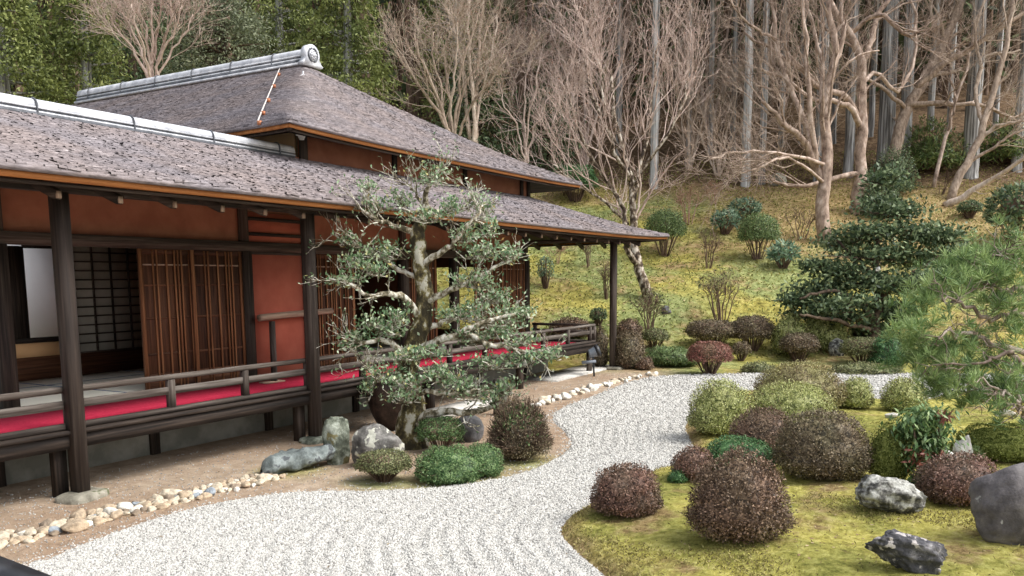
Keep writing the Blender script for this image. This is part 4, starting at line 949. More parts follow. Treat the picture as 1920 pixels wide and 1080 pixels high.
gC = 'shrubs along the far edge of the gravel'
def far(lbl, *a, name='garden_shrub', group=gC, **kw): return shrub(name, lbl, *a, gz=ground, group=group, **kw)
far('scarlet tinged round shrub on dark stems at the far gravel edge', 1294, 1376, 643, 704, 'leaf_scarlet', stems=10, low=-.6, lump=.05)
far('wide flat brown shrub behind the scarlet one', 1293, 1390, 608, 658, 'leaf_azalea_brown', stems=5, low=-.8)
far('tall rounded brown shrub flaring from a thin foot right of the flat brown one', 1377, 1452, 599, 664, 'leaf_azalea_brown', stems=12, low=-.75)
far('little upright brown shrub with bare foot right of the scarlet shrub', 1376, 1408, 643, 678, 'leaf_azalea_brown', stems=4, low=-.7)
far('round dull brown shrub in front of the camellia', 1468, 1538, 628, 680, 'leaf_azalea_brown', low=-.8, stems=5)
far('round olive shrub below the camellia trunk', 1586, 1664, 636, 686, 'leaf_olive', low=-.8, stems=5)
far('small shrub with green top and red lower leaves between two round bushes', 1528, 1578, 620, 650, 'leaf_green_mound', stems=3, low=-.5)
far('thin tan twiggy shrub behind the round olive shrub', 1596, 1640, 608, 646, 'leaf_olive', core=.3, dens=.25, twig=260, stems=6)
far('pale small cloud pruned shrub on forked stems', 1206, 1254, 621, 660, 'leaf_olive', stems=5, low=-.4)
far('dense brown green dome right behind the far post', 1150, 1212, 622, 692, 'leaf_azalea_brown', low=-.85)
far('brown dome peeping over the dense dome behind the far post', 1158, 1206, 604, 640, 'leaf_azalea_red', low=-.85)
far('brown dome between the veranda end and the far post', 1108, 1142, 614, 690, 'leaf_azalea_brown', low=-.85)
far('low rusty brown shrub at the foot of the far post', 1156, 1198, 658, 692, 'leaf_azalea_red', low=-.85, lump=.15)
far('small rusty tuft right of the low rusty shrub', 1196, 1226, 672, 694, 'leaf_azalea_red', low=-.85, lump=.2)
far('low rusty shrub showing above the veranda end rail', 1030, 1110, 604, 640, 'leaf_azalea_red', low=-.85)
far('spreading green juniper low on the ground beside the scarlet shrub', 1212, 1318, 654, 688, 'leaf_hill_green', name='creeping_juniper', lump=.22, low=-.9)
far('brownish ground hugging shrub behind the rear azalea dome', 1396, 1456, 682, 700, 'leaf_olive', lump=.2, low=-.9)
far('flat olive groundcover clump between rear gravel and round olive shrub', 1574, 1690, 686, 702, 'leaf_olive', lump=.25, low=-.9)
far('yellow green mossy bush under the left side of the camellia', 1450, 1522, 600, 668, 'leaf_azalea_yellow', lump=.15, low=-.9)
far('larger yellow green mossy bush under the camellia crown', 1512, 1596, 582, 660, 'leaf_azalea_yellow', lump=.15, low=-.9)
far('dark green fern like bush at the foot of the pine', 1642, 1700, 628, 690, 'leaf_green_mound', lump=.2, low=-.8)
gH = 'bushes scattered over the mossy slope'
def slope(lbl, *a, name='slope_bush', group=gH, **kw): return shrub(name, lbl, *a, gz=ground, group=group, **kw)
slope('green feathery bush flaring up behind the roof corner', 1212, 1288, 402, 486, 'leaf_hill_green', stems=5, twig=14, low=-.62, loose=.22, core=.3, dens=1.1)
slope('green feathery bush in the middle of the slope', 1388, 1464, 408, 492, 'leaf_hill_green', stems=5, twig=14, low=-.62, loose=.22, core=.3, dens=1.1)
slope('bluish long leaved rhododendron left of the middle green bush', 1338, 1386, 402, 444, 'leaf_rhodo', name='rhododendron', group='rhododendrons on the slope', stems=3, ls=.17, asp=.3, core=.3, dens=.9)
slope('bluish rhododendron above the middle green bush', 1372, 1426, 380, 424, 'leaf_rhodo', name='rhododendron', group='rhododendrons on the slope', stems=3, ls=.17, asp=.3, core=.3, dens=.9)
slope('pale green rhododendron near the left tip of the camellia', 1448, 1496, 462, 508, 'leaf_rhodo', name='rhododendron', group='rhododendrons on the slope', stems=3, ls=.2, asp=.25, core=.2, dens=.7)
slope('small dark green bush on the brown slope near the right edge', 1802, 1844, 382, 414, 'leaf_camellia', stems=3, core=.6)
slope('large dark rhododendron cut by the right edge', 1868, 1976, 362, 478, 'leaf_camellia', name='rhododendron', group='rhododendrons on the slope', stems=5, ls=.2, asp=.35, core=.6)
slope('small dark green bush left of the far post', 1108, 1138, 582, 614, 'leaf_camellia', stems=2, core=.6)
slope('thin pale green sapling seen under the eave', 1008, 1038, 486, 544, 'leaf_rhodo', stems=3, core=.15, dens=.35, twig=30)
slope('dark upright clipped bush at the base of the leaning tree', 1640, 1722, 288, 372, 'leaf_camellia', lump=.26, low=-.8, loose=.2, core=.6)
slope('lower dark leafy clump left of the clipped upright bush', 1618, 1690, 338, 412, 'leaf_camellia', lump=.26, low=-.8, loose=.2, core=.6)
slope('green bamboo grass patch right of the upright dark bush', 1700, 1810, 246, 330, 'leaf_bamboo_grass', name='bamboo_grass', group='bamboo grass below the cedars', ls=.22, asp=.22, core=.55, lump=.3)
slope('green bamboo grass patch at the right edge below the cedars', 1850, 1960, 236, 318, 'leaf_bamboo_grass', name='bamboo_grass', group='bamboo grass below the cedars', ls=.22, asp=.22, core=.55, lump=.3)
slope('green bush between the roof corner and the pink maple', 1040, 1120, 320, 385, 'leaf_green_mound', stems=4, core=.6, lump=.2)
def twigbush(lbl, u0, u1, vt, vb, mat, n=16, leafy=None, buds=0):
    b = ground((u0+u1)/2, vb); t = depth_of(b); k = t/FPX; h = (vb-vt)*k; w = (u1-u0)*k/2
    o = thing('bare_bush', b, lbl, 'shrub', 'leafless bushes on the slope')
    n = max(6, int(n*.6)); an = rng.uniform(0, 2*math.pi, n); rr = rng.random(n)**.5; tip = b+np.column_stack([np.cos(an)*w*rr, np.sin(an)*w*rr, h*rng.uniform(.7, 1.0, n)*(1-.25*rr)])
    A = b+np.column_stack([np.cos(an), np.sin(an), np.zeros(n)])*.3*w*rr[:, None]-np.array([0, 0, .05]); Q = np.stack([A*(1-x)+tip*x+rng.normal(0, .03*w+.01, A.shape)*(0 < x < 1)+np.array([0, 0, .12*h*math.sin(math.pi*x)]) for x in np.linspace(0, 1, 5)], 1)
    Rr = np.tile(np.linspace(.013, .007, 5), (n, 1))*min(1.2, max(.8, h)); mb = MB(); batch_tubes(mb, Q, Rr, 4)
    Q2, R2 = spawn(Q, Rr, 6, (.2*h, .45*h), .7, .15, .7, 4, .25, .35, .006); batch_tubes(mb, Q2, R2, 3)
    mb.build('stems', MT[mat], o)
    mb = MB(); Q3, R3 = spawn(Q2, R2, 4, (.1*h, .25*h), .8, .1, .7, 3, .25, .3, .005); batch_tubes(mb, Q3, R3, 3); mb.build('twigs', MT[mat], o)
    if leafy:
        P = Q3[:, -1]; P = P[rng.random(len(P)) < leafy[1]]; mb = MB(); leaves(mb, P, rdir(len(P)), rdir(len(P)), .1, .05); mb.build('foliage', MT[leafy[0]], o)
twigbush('rust coloured bare bush at the top of the slope left of centre', 1266, 1314, 348, 420, 'bark_rust', 18)
twigbush('small reddish bare bush just below the cedar trunks', 1322, 1354, 340, 384, 'bark_rust', 14)
twigbush('thin bare bush in the lower middle of the slope', 1308, 1346, 428, 502, 'twig_brown', 12)
twigbush('sparse wide bare bush left of the thick pale trunk', 1462, 1542, 386, 448, 'twig_brown', 14)
twigbush('dense grey brown bare bush above the flat brown shrub', 1316, 1392, 508, 602, 'twig_brown', 22, ('leaf_olive', .25))
twigbush('greenish bare bush on the slope below the leaning mossy trunk', 1182, 1254, 546, 622, 'twig_brown', 22, ('leaf_olive', .5))
twigbush('bare stems bush half hidden behind the far post', 1122, 1150, 484, 560, 'twig_brown', 10)
twigbush('bare brown bush under the eave left of the far post', 1086, 1122, 440, 500, 'twig_brown', 10)
twigbush('low bare bush beside the slender pale sapling on the brown slope', 1742, 1782, 320, 364, 'twig_brown', 12)
twigbush('bare bush in the gap between roofs and maple', 1025, 1060, 455, 495, 'bark_rust', 10)

# ------------------------------------------------------------------ nandina
nb = isle(1738, 912); k = depth_of(nb)/FPX
nd = thing('nandina', nb, 'tall leafy green nandina with red lower leaves on the island', 'plant')
stm = MB(); gl = MB(); rl = MB(); canes = []
for i in range(9):
    du = rng.uniform(-38, 38); top = nb+RT*du*k+np.array([0, 0, rng.uniform(80, 150)*k])+np.array([FH[0], FH[1], 0])*rng.normal(0, .1)
    P, r = tube(stm, [nb+rng.normal(0, .03, 3)*np.array([1, 1, 0]), (nb+top)/2+rng.normal(0, .03, 3), top], [.012, .009, .006], 6, 8); canes.append(P)
stm.build('canes', MT['twig_brown'], nd)
ctrs = [(1735, 775, 45, 22), (1712, 800, 34, 24), (1748, 800, 34, 26), (1735, 825, 42, 26), (1722, 850, 30, 22), (1748, 838, 18, 24), (1735, 880, 32, 26), (1730, 905, 28, 16)]
for u, v, ru, rv in ctrs:
    c = nb+RT*(u-1738)*k+UP*(912-v)*k; n = 420; q = rng.normal(0, .5, (n, 3)); P = c+q[:, :1]*RT*ru*k+q[:, 1:2]*UP*rv*k+q[:, 2:]*FW*ru*k
    d = rdir(n); d[:, 2] = -.25-.3*rng.random(n)+.3*d[:, 2]; leaves(gl, P, d, np.array([0, 0, 1.])+rdir(n)*.4, rng.uniform(.05, .09, n), .026, bend=.3)
gl.build('foliage', MT['leaf_nandina'], nd)
for u, v, ru, rv in ((1708, 853, 22, 14), (1728, 862, 26, 10), (1748, 855, 14, 8), (1752, 780, 10, 5)):
    c = nb+RT*(u-1738)*k+UP*(912-v)*k-FW*.12; n = 60; q = rng.normal(0, .5, (n, 3)); P = c+q[:, :1]*RT*ru*k+q[:, 1:2]*UP*rv*k+q[:, 2:]*FW*.12
    d = rdir(n); d[:, 2] -= .3; leaves(rl, P, d, rdir(n), rng.uniform(.05, .09, n), .022, bend=.3)
rl.build('red_leaves', MT['leaf_nandina_red'], nd)
for nm, u, v, s_, lb in (('red', 1552, 640, 14, 0),):
    c = ground(1552, 652); c = c+np.array([0, 0, .25]); mb = MB(); n = 160; P = c+rng.normal(0, .13, (n, 3)); leaves(mb, P, rdir(n), rdir(n), .08, .05)
    tag(mb.build('red_shrublet', MT['leaf_nandina_red'], origin=c-np.array([0, 0, .25])), 'tiny red leaved plant beside the small blue grey stone', 'plant')

# ------------------------------------------------------------------ pixel-traced trees
def trace(pts, t0, dj=0.0, slant=0.0):
    """pixels (u, v[, depth offset]) to a polyline at the tree's own distance"""
    return np.array([dep(p[0], p[1], t0+(p[2] if len(p) > 2 else 0)) for p in pts])
# ---- the foreground tree
fb = onZ(775, 838, 0.0); T0 = depth_of(fb)
ft = thing('evergreen_garden_tree', fb, 'mossy old evergreen tree with layered leafy pads in front of the veranda', 'tree')
tk = MB(); br = MB()
kk = T0/FPX
trunk = trace([(772, 846), (768, 800), (775, 755), (764, 700), (776, 650), (793, 600), (797, 555), (790, 500), (783, 455), (784, 430), (800, 385)], T0)
tube(tk, trunk, [.23, .175, .15, .135, .13, .12, .11, .105, .10, .09, .05], 14, 50, wob=.008)
for a in ((760, 846), (790, 850), (745, 842)):
    tube(tk, trace([(772, 800), ((a[0]+770)/2, 826, -.1), (a[0], a[1]+10, -.18)], T0), [.12, .09, .03], 8, 8)
tk.build('trunk', MT['bark_mossy'], ft, smooth=True)
limbs = [
 ([(775, 815), (790, 785, -.15), (830, 770, -.3), (880, 772, -.35), (930, 760, -.3), (960, 735, -.3)], .075, .025),
 ([(764, 690), (740, 650, -.2), (715, 638, -.3), (680, 645, -.35), (640, 630, -.3)], .06, .018),
 ([(776, 660), (820, 640, -.2), (870, 622, -.3), (920, 600, -.3), (965, 590, -.25)], .075, .02),
 ([(790, 600), (760, 560, -.2), (730, 552, -.35), (690, 556, -.4), (660, 535, -.4), (615, 522, -.35)], .06, .016),
 ([(795, 570), (840, 545, -.2), (880, 530, -.3), (930, 500, -.3), (978, 475, -.3)], .055, .015),
 ([(790, 520), (750, 505, .1), (710, 480, .05), (660, 455, 0), (620, 438, 0)], .045, .014),
 ([(786, 500), (830, 470, -.2), (855, 450, -.3), (890, 410, -.3), (905, 385, -.2)], .055, .016),
 ([(784, 440), (745, 425, -.1), (710, 415, -.2), (680, 395, -.2), (650, 390, -.1)], .05, .014),
 ([(798, 395), (800, 360, -.05), (815, 330, -.1), (835, 312, -.1)], .05, .014),
 ([(798, 395), (775, 355, 0), (750, 335, 0)], .03, .01),
 ([(800, 390), (850, 400, .1), (890, 370, .1)], .03, .01),
 ([(770, 740), (800, 735, -.35), (850, 740, -.5), (900, 730, -.5)], .05, .014),
 ([(766, 720), (730, 715, -.3), (700, 700, -.4), (690, 690, -.4)], .045, .014),
 ([(792, 620), (840, 600, .15), (890, 585, .2), (945, 560, .2)], .05, .014),
 ([(870, 622, -.3), (920, 645, -.4), (980, 660, -.45), (1030, 655, -.45)], .045, .013),
]
LP = []; LR = []
for pts, r0, r1 in limbs:
    P = smooth_line(trace(pts, T0), 16); P[1:-1] += rng.normal(0, .012, (14, 3)); LP.append(P); LR.append(np.linspace(r0, r1, 16)*.85)
LP = np.array(LP); LR = np.array(LR); batch_tubes(br, LP, LR, 8, True)
br.build('limbs', MT['bark_lichen'], ft, smooth=True)
Q1, R1 = spawn(LP, LR, 12, (.25, .62), .8, .10, .55, 6, .22, .3, .006); Q2, R2 = spawn(Q1, R1, 4, (.12, .3), .7, .15, .6, 4, .2, .3, .004)
tw = MB(); batch_tubes(tw, Q1, R1, 4); batch_tubes(tw, Q2, R2, 3); tw.build('twigs', MT['bark_lichen'], ft)
pads = [(700, 385, 45, 22, 0), (690, 350, 25, 14, -.1), (810, 330, 42, 24, -.1), (845, 385, 30, 22, -.1), (755, 375, 40, 22, 0), (900, 385, 40, 24, 0), (800, 405, 60, 16, -.2), (720, 470, 60, 26, -.1), (670, 490, 45, 22, -.2), (650, 450, 30, 16, -.1), (650, 525, 50, 18, -.35), (705, 505, 40, 20, -.3),
        (870, 440, 36, 22, -.2), (915, 430, 34, 24, -.1), (900, 470, 55, 26, -.2), (950, 475, 40, 20, -.3), (885, 525, 60, 22, -.3), (880, 585, 60, 24, -.2), (930, 555, 50, 26, .1), (950, 590, 50, 26, -.1), (985, 585, 32, 20, -.1), (745, 590, 34, 26, -.3), (700, 605, 44, 20, -.3), (735, 620, 44, 18, -.3),
        (670, 630, 40, 18, -.3), (655, 650, 24, 14, -.3), (890, 630, 60, 20, -.2), (940, 620, 50, 18, -.2), (765, 665, 40, 18, -.35), (810, 660, 40, 16, -.3), (715, 700, 45, 26, -.4), (690, 725, 24, 18, -.4), (760, 715, 46, 24, -.45), (750, 745, 44, 16, -.45), (820, 700, 50, 26, -.45), (860, 720, 44, 26, -.5), (925, 680, 55, 22, -.4), (985, 670, 50, 22, -.45), (1030, 665, 34, 14, -.45), (975, 640, 40, 14, -.35), (900, 740, 40, 14, -.4), (945, 725, 40, 22, -.35), (925, 755, 30, 14, -.3), (840, 590, 26, 14, -.3)]
lf = MB(); yl = MB(); ptw = MB()
for u, v, ru, rv, dz in pads:
    n = int(ru*rv*.165)+32; q = rng.normal(0, .40, (n, 3)); c = dep(u, v, T0+dz)
    P = c+q[:, :1]*RT*ru*kk+q[:, 1:2]*UP*rv*kk+q[:, 2:]*FW*min(ru, 40)*kk
    d = unit(rdir(n)*.9+np.array([0, 0, .55])); leaves(lf, P, d, rdir(n)+np.array([0, 0, .6]), rng.uniform(.04, .075, n), rng.uniform(.022, .036, n))
    # twigs that carry the pad
    m = 8+int(ru*.35); A = np.tile(c, (m, 1))+rng.normal(0, .25, (m, 1))*RT*ru*kk-UP*rv*kk*.6; idx = rng.integers(0, n, m)
    Q = np.stack([A, (A+P[idx])/2+rng.normal(0, .02, (m, 3)), P[idx]], 1); batch_tubes(ptw, Q, np.tile([[.008, .006, .004]], (m, 1)), 3)
e = Q2[:, -1]; n = len(e); leaves(lf, e, unit(rdir(n)+np.array([0, 0, .5])), rdir(n), .05, .025)
lf.build('foliage', MT['leaf_holly'], ft); ptw.build('twigs', MT['bark_lichen'], ft)

# ---- generic bare tree from traced limbs
def bare(name, label, base_px, limbs, mat, t0=None, gens=((7, 1.0, 2.4), (5, .5, 1.2), (4, .25, .6)), cat='tree', group='leafless trees', rmin=.006, buds=0, up=.12, ang=.65, jit=.2, bud_mat='bud_pink', budsz=.07, twmat=None):
    b = ground(*base_px); t0 = depth_of(b) if t0 is None else t0; k = t0/FPX; b = dep(base_px[0], base_px[1], t0)
    o = thing(name, b, label, cat, group); mb = MB(); LP = []; LR = []
    for pts, w0, w1 in limbs:
        P = smooth_line(trace(pts, t0), 14); P[1:-1] += rng.normal(0, 1.9*k, (12, 3)); r = np.linspace(w0*k/2, w1*k/2, 14); LP.append(P); LR.append(r)
    LP = np.array(LP); LR = np.array(LR); batch_tubes(mb, LP, LR, 9, True); mb.build('trunk', MT[mat], o, smooth=True)
    P, Rr = LP, LR; tw = MB()
    for i, (n, l0, l1) in enumerate(gens):
        P, Rr = spawn(P, Rr, n, (l0, l1), ang, up, .36, 6 if i == 0 else 4, jit, .28 if i == 0 else .15, rmin if i else rmin*1.6)
        batch_tubes(tw, P, Rr, 4 if i == 0 else 3)
    tw.build('branches', MT[twmat or mat], o)
    if buds:
        e = P[:, -1]; e = e[rng.random(len(e)) < buds]; bd = MB(); leaves(bd, e, rdir(len(e)), rdir(len(e)), budsz, budsz*.5); bd.build('crown', MT[bud_mat], o)
    return o
TB = depth_of(ground(1548, 452))
bare('bare_tree', 'thick pale barked leafless tree rising straight from the middle slope', (1548, 455), [
    ([(1548, 458), (1543, 400), (1543, 350), (1550, 310), (1552, 270), (1543, 222), (1555, 160), (1567, 90), (1560, 45), (1555, -20)], 27, 10),
    ([(1545, 350), (1532, 318), (1510, 270, -.4), (1482, 240, -.7), (1452, 210, -.9), (1428, 190, -1)], 18, 5),
    ([(1520, 290), (1517, 245, .3), (1498, 208, .4), (1484, 172, .5), (1465, 130, .5), (1454, 75, .6), (1450, 30, .6), (1443, -20, .6)], 14, 5),
    ([(1530, 320), (1522, 240, -.6), (1514, 160, -.8), (1510, 80, -.9), (1505, 10, -1), (1500, -30, -1)], 11, 5),
    ([(1543, 200), (1541, 150, .4), (1538, 100, .5), (1515, 20, .7), (1505, -20, .8)], 10, 4),
    ([(1559, 140), (1582, 60), (1576, 0), (1580, -30)], 10, 4),
    ([(1552, 310), (1490, 290, -1), (1420, 283, -1.4), (1370, 290, -1.7), (1320, 305, -2)], 7, 2.5),
    ([(1548, 345), (1500, 308, -1), (1460, 300, -1.5), (1410, 318, -2), (1370, 325, -2.2)], 6, 2),
    ([(1455, 75, .6), (1420, 55, 0), (1385, 20, -.4), (1365, -10, -.5)], 6, 2.5)], 'bark_pale', gens=((10, 1.3, 3.6), (7, .7, 1.9), (4, .35, 1.0)))
bare('bare_tree', 'forked pale barked leafless tree behind the dark clipped bush, long limbs to the left', (1605, 400), [
    ([(1606, 405), (1610, 350), (1614, 290), (1618, 230), (1614, 170), (1612, 110), (1598, 70), (1576, 48), (1560, 10), (1556, -30)], 24, 10),
    ([(1616, 240), (1595, 200, -.4), (1560, 190, -.7), (1520, 182, -.9), (1470, 145, -1), (1425, 130, -1.2)], 12, 4),
    ([(1608, 220), (1585, 180, -.3), (1540, 165, -.5), (1500, 130, -.8), (1450, 95, -1), (1395, 60, -1)], 13, 4),
    ([(1614, 120), (1635, 80, .2), (1640, 40, .3), (1665, 0, .4), (1675, -30, .4)], 14, 7),
    ([(1616, 160), (1640, 140, .3), (1690, 170, .5), (1720, 60, .6), (1700, -20, .6)], 9, 4),
    ([(1613, 325), (1560, 335, -.6), (1510, 350, -1), (1470, 345, -1.1), (1444, 335, -1.2)], 10, 4),
    ([(1600, 60), (1650, 30, -.5), (1700, 68, -.8), (1720, 60, -1)], 9, 5)], 'bark_pale', gens=((10, 1.3, 3.6), (7, .7, 1.9), (4, .35, 1.0)))
bare('bare_tree', 'leaning brownish leafless tree sweeping up to the top right corner', (1658, 345), [
    ([(1658, 350), (1668, 310), (1688, 250), (1705, 195), (1735, 150), (1765, 90), (1790, 40), (1810, -20)], 26, 12),
    ([(1720, 170), (1760, 125, -.4), (1820, 90, -.8), (1880, 50, -1), (1940, 10, -1)], 14, 6),
    ([(1695, 200), (1750, 192, -.5), (1790, 200, -.8), (1830, 195, -1), (1890, 215, -1.2), (1940, 210, -1.3)], 11, 4),
    ([(1740, 140), (1760, 80, .3), (1745, 30, .4), (1752, -20, .5)], 10, 5),
    ([(1700, 205), (1650, 160, -.5), (1600, 145, -.8), (1585, 160, -1)], 8, 4),
    ([(1730, 150), (1800, 130, .3), (1860, 105, .5), (1930, 95, .6)], 9, 4)], 'bark_tan', gens=((10, 1.3, 3.6), (7, .7, 1.9), (4, .35, 1.0)))
bare('bare_tree', 'crooked leafless tree leaning right above the fallen branch', (1782, 375), [
    ([(1782, 378), (1800, 330), (1825, 290), (1842, 240), (1862, 180), (1880, 110), (1890, 50), (1900, -20)], 17, 7),
    ([(1835, 260), (1870, 235, -.4), (1910, 228, -.8), (1960, 215, -1)], 8, 3),
    ([(1845, 235), (1830, 180, .4), (1840, 120, .6), (1828, 60, .7), (1850, -10, .8)], 8, 4),
    ([(1815, 305), (1870, 270, -.5), (1930, 235, -.8)], 7, 3)], 'bark_tan', gens=((8, 1.0, 2.6), (5, .6, 1.4), (4, .3, .7)))
bare('bare_tree', 'slender pale leafless sapling on the brown slope right of the dark bush', (1750, 352), [
    ([(1750, 354), (1758, 310), (1775, 250), (1790, 200), (1810, 140), (1822, 80), (1840, 10)], 8, 4),
    ([(1775, 250), (1790, 190, -.4), (1780, 130, -.6)], 5, 3)], 'bark_pale', gens=((7, .8, 2), (5, .5, 1.1), (3, .3, .6)))
fb1, fb2 = ground(1770, 386), dep(1960, 272, depth_of(ground(1770, 386))-2.5)
fk = thing('fallen_branch', fb1, 'long bare branch propped slanting over the brown slope at right', 'branch', )
mb = MB(); P, r = tube(mb, [fb1, dep(1850, 342, depth_of(fb1)-.8), fb2], [.14, .10, .05], 8, 14, wob=.02); mb.build('limb', MT['bark_tan'], fk, smooth=True)
mb = MB(); Q, Rr = spawn(P[None], r[None], 9, (.6, 1.6), .6, .1, .5, 5, .2, .3, .01); batch_tubes(mb, Q, Rr, 4); mb.build('twigs', MT['bark_tan'], fk)
# leaning mossy trunk with the pink crown by the roof corner
MT1 = depth_of(ground(1216, 556))
bare('maple_tree', 'leafless pinkish maple with a leaning lichen spotted trunk behind the roof corner', (1216, 558), [
    ([(1216, 560), (1205, 515), (1192, 478), (1188, 440), (1186, 390), (1182, 330), (1165, 270), (1150, 200), (1145, 130)], 21, 5),
    ([(1200, 500), (1180, 480, -.3), (1172, 450, -.4), (1170, 400, -.4), (1150, 350, -.5), (1110, 290, -.7), (1080, 230, -.8), (1060, 160, -.8)], 12, 4),
    ([(1186, 380), (1200, 310, .3), (1215, 240, .4), (1225, 160, .5), (1235, 80, .5)], 10, 4),
    ([(1170, 290), (1130, 230, .4), (1105, 160, .6), (1095, 80, .6), (1090, 20, .6)], 8, 3),
    ([(1182, 340), (1150, 280, -.5), (1130, 200, -.8), (1120, 110, -.9)], 8, 3),
    ([(1184, 350), (1230, 280, -.5), (1270, 220, -.8), (1290, 150, -.9)], 8, 3),
    ([(1178, 420), (1120, 370, -.6), (1060, 330, -.9), (1030, 300, -1)], 6, 2.5)], 'bark_spotted', twmat='bark_pink', gens=((11, 1.5, 3.4), (6, .8, 2.0), (4, .4, 1.0)), buds=.15, up=.15, ang=.55, jit=.17, group='leafless maples')
def maple(label, base, spread, top, n, mat, t0, w=10, buds=.5, gens=((9, 1.2, 2.8), (6, .7, 1.6), (4, .4, .9)), name='maple_tree', group='leafless maples', bud_mat='bud_pink', **kw):
    bu, bv = base; L = []
    for i in range(n):
        f = (i+.5)/n*2-1; tu = bu+f*spread+rng.normal(0, spread*.08); tv = top+(bv-top)*.28*f*f+rng.normal(0, 10); dz = rng.normal(0, 1.0)
        L.append(([(bu+f*4, bv), (bu+f*spread*.12+rng.normal(0, 3), bv-(bv-tv)*.25, dz*.2), (bu+f*spread*.42, bv-(bv-tv)*.55, dz*.6), (bu+f*spread*.75, bv-(bv-tv)*.8, dz*.9), (tu, tv, dz)], w*rng.uniform(.6, 1), w*.25))
    return bare(name, label, base, L, mat, t0=t0, buds=buds, up=.12, ang=.6, jit=.2, group=group, gens=gens, bud_mat=bud_mat, **kw)
maple('orange twigged leafless maple spreading behind the right roof slope', (845, 290), 120, 40, 8, 'bark_tan', 33, 9)
maple('white stemmed leafless tree in front of the dark evergreens behind the roof', (890, 300), 60, -20, 4, 'bark_tan', 35, 11, buds=.3, name='bare_tree')
maple('thin stemmed leafless maple left of the pink maple', (985, 310), 70, 110, 5, 'bark_pink', 36, 6, buds=.4)
maple('pink haze of leafless maple twigs above the far roof corner', (1095, 320), 110, 20, 7, 'bark_pink', 38, 7, buds=.7)
maple('grey pink leafless tree between the two evergreens at upper left', (285, 180), 95, -10, 9, 'bark_pink', 31, 8, buds=.3, name='bare_tree')
maple('small reddish maple in front of the cedar trunks', (1345, 352), 90, 150, 6, 'bark_tan', 37, 6, buds=.5, gens=((7, 1.2, 2.8), (5, .7, 1.6), (3, .4, .9)))
maple('orange tinted maple by the left cedar trunk', (1290, 348), 70, 100, 5, 'bark_tan', 38, 6, buds=.7, gens=((7, 1.2, 2.8), (5, .7, 1.6), (3, .4, .9)))
maple('thin pale maple with two stems beside the reddish maple', (1405, 345), 60, 130, 4, 'bark_tan', 38.5, 6, buds=.3)
maple('pinkish leafless maple high above the cedars at top centre', (1330, 250), 130, -80, 6, 'bark_pink', 41, 8, buds=.6, gens=((7, 1.2, 2.8), (5, .7, 1.6), (3, .4, .9)))

# ---- camellia with flat dark pads
cb = ground(1640, 650); TC = depth_of(cb)-.6; kc = TC/FPX
ca = thing('camellia_tree', cb, 'large dark glossy evergreen with layered pads and a white flower on the slope', 'tree')
mb = MB()
for pts, w0, w1 in (([(1640, 655), (1642, 600), (1650, 540), (1640, 480), (1655, 420)], 22, 8), ([(1643, 600), (1600, 560, -.3), (1550, 545, -.5), (1500, 560, -.6)], 11, 4), ([(1648, 560), (1700, 520, -.3), (1760, 480, -.5)], 10, 4), ([(1645, 520), (1600, 480, -.2), (1570, 450, -.3)], 9, 4), ([(1642, 620), (1560, 600, -.6), (1500, 590, -.8)], 9, 4)):
    tube(mb, trace(pts, TC), np.array([w0, w1])*kc/2, 8, 16, wob=.02)
mb.build('trunk', MT['bark_dark'], ca, smooth=True)
lf = MB(); tw = MB()
cp = [(1660, 330, 40, 34), (1650, 375, 45, 28), (1680, 390, 60, 28), (1620, 430, 70, 30), (1700, 430, 80, 30), (1760, 440, 60, 36), (1580, 450, 50, 24), (1640, 470, 80, 30), (1720, 480, 80, 34), (1790, 470, 40, 30), (1570, 500, 60, 28), (1620, 520, 70, 32), (1690, 530, 70, 32), (1540, 535, 60, 28), (1510, 560, 45, 24), (1590, 560, 60, 26), (1660, 570, 50, 30), (1500, 585, 36, 16), (1640, 610, 50, 26), (1680, 590, 40, 26), (1600, 590, 40, 18), (1555, 575, 45, 20), (1490, 555, 30, 16), (1530, 490, 36, 18), (1750, 510, 50, 24), (1650, 635, 30, 16)]
for u, v, ru, rv in cp:
    v += 6; ru *= 1.12; rv *= .62; n = int(ru*rv*.60)+100; q = rng.normal(0, .42, (n, 3)); c = dep(u, v, TC+rng.normal(0, .5))
    P = c+q[:, :1]*RT*ru*kc+q[:, 1:2]*UP*rv*kc+q[:, 2:]*FW*ru*kc*.8
    leaves(lf, P, unit(rdir(n)+np.array([0, 0, .3])), rdir(n)+np.array([0, 0, .8]), rng.uniform(.09, .16, n), rng.uniform(.05, .085, n))
    m = 10; Q = np.stack([np.tile(c-UP*rv*kc*.5, (m, 1)), P[:m]*.5+(c-UP*rv*kc*.5)*.5, P[:m]], 1); batch_tubes(tw, Q, np.tile([[.025, .016, .009]], (m, 1)), 4)
lf.build('foliage', MT['leaf_camellia'], ca); tw.build('twigs', MT['bark_dark'], ca)
mb = MB(); c = dep(1646, 504, TC-1.1); n = 14; leaves(mb, c+rng.normal(0, .02, (n, 3)), rdir(n), rdir(n), .07, .06); mb.build('flower', MT['white_plastic'], ca)

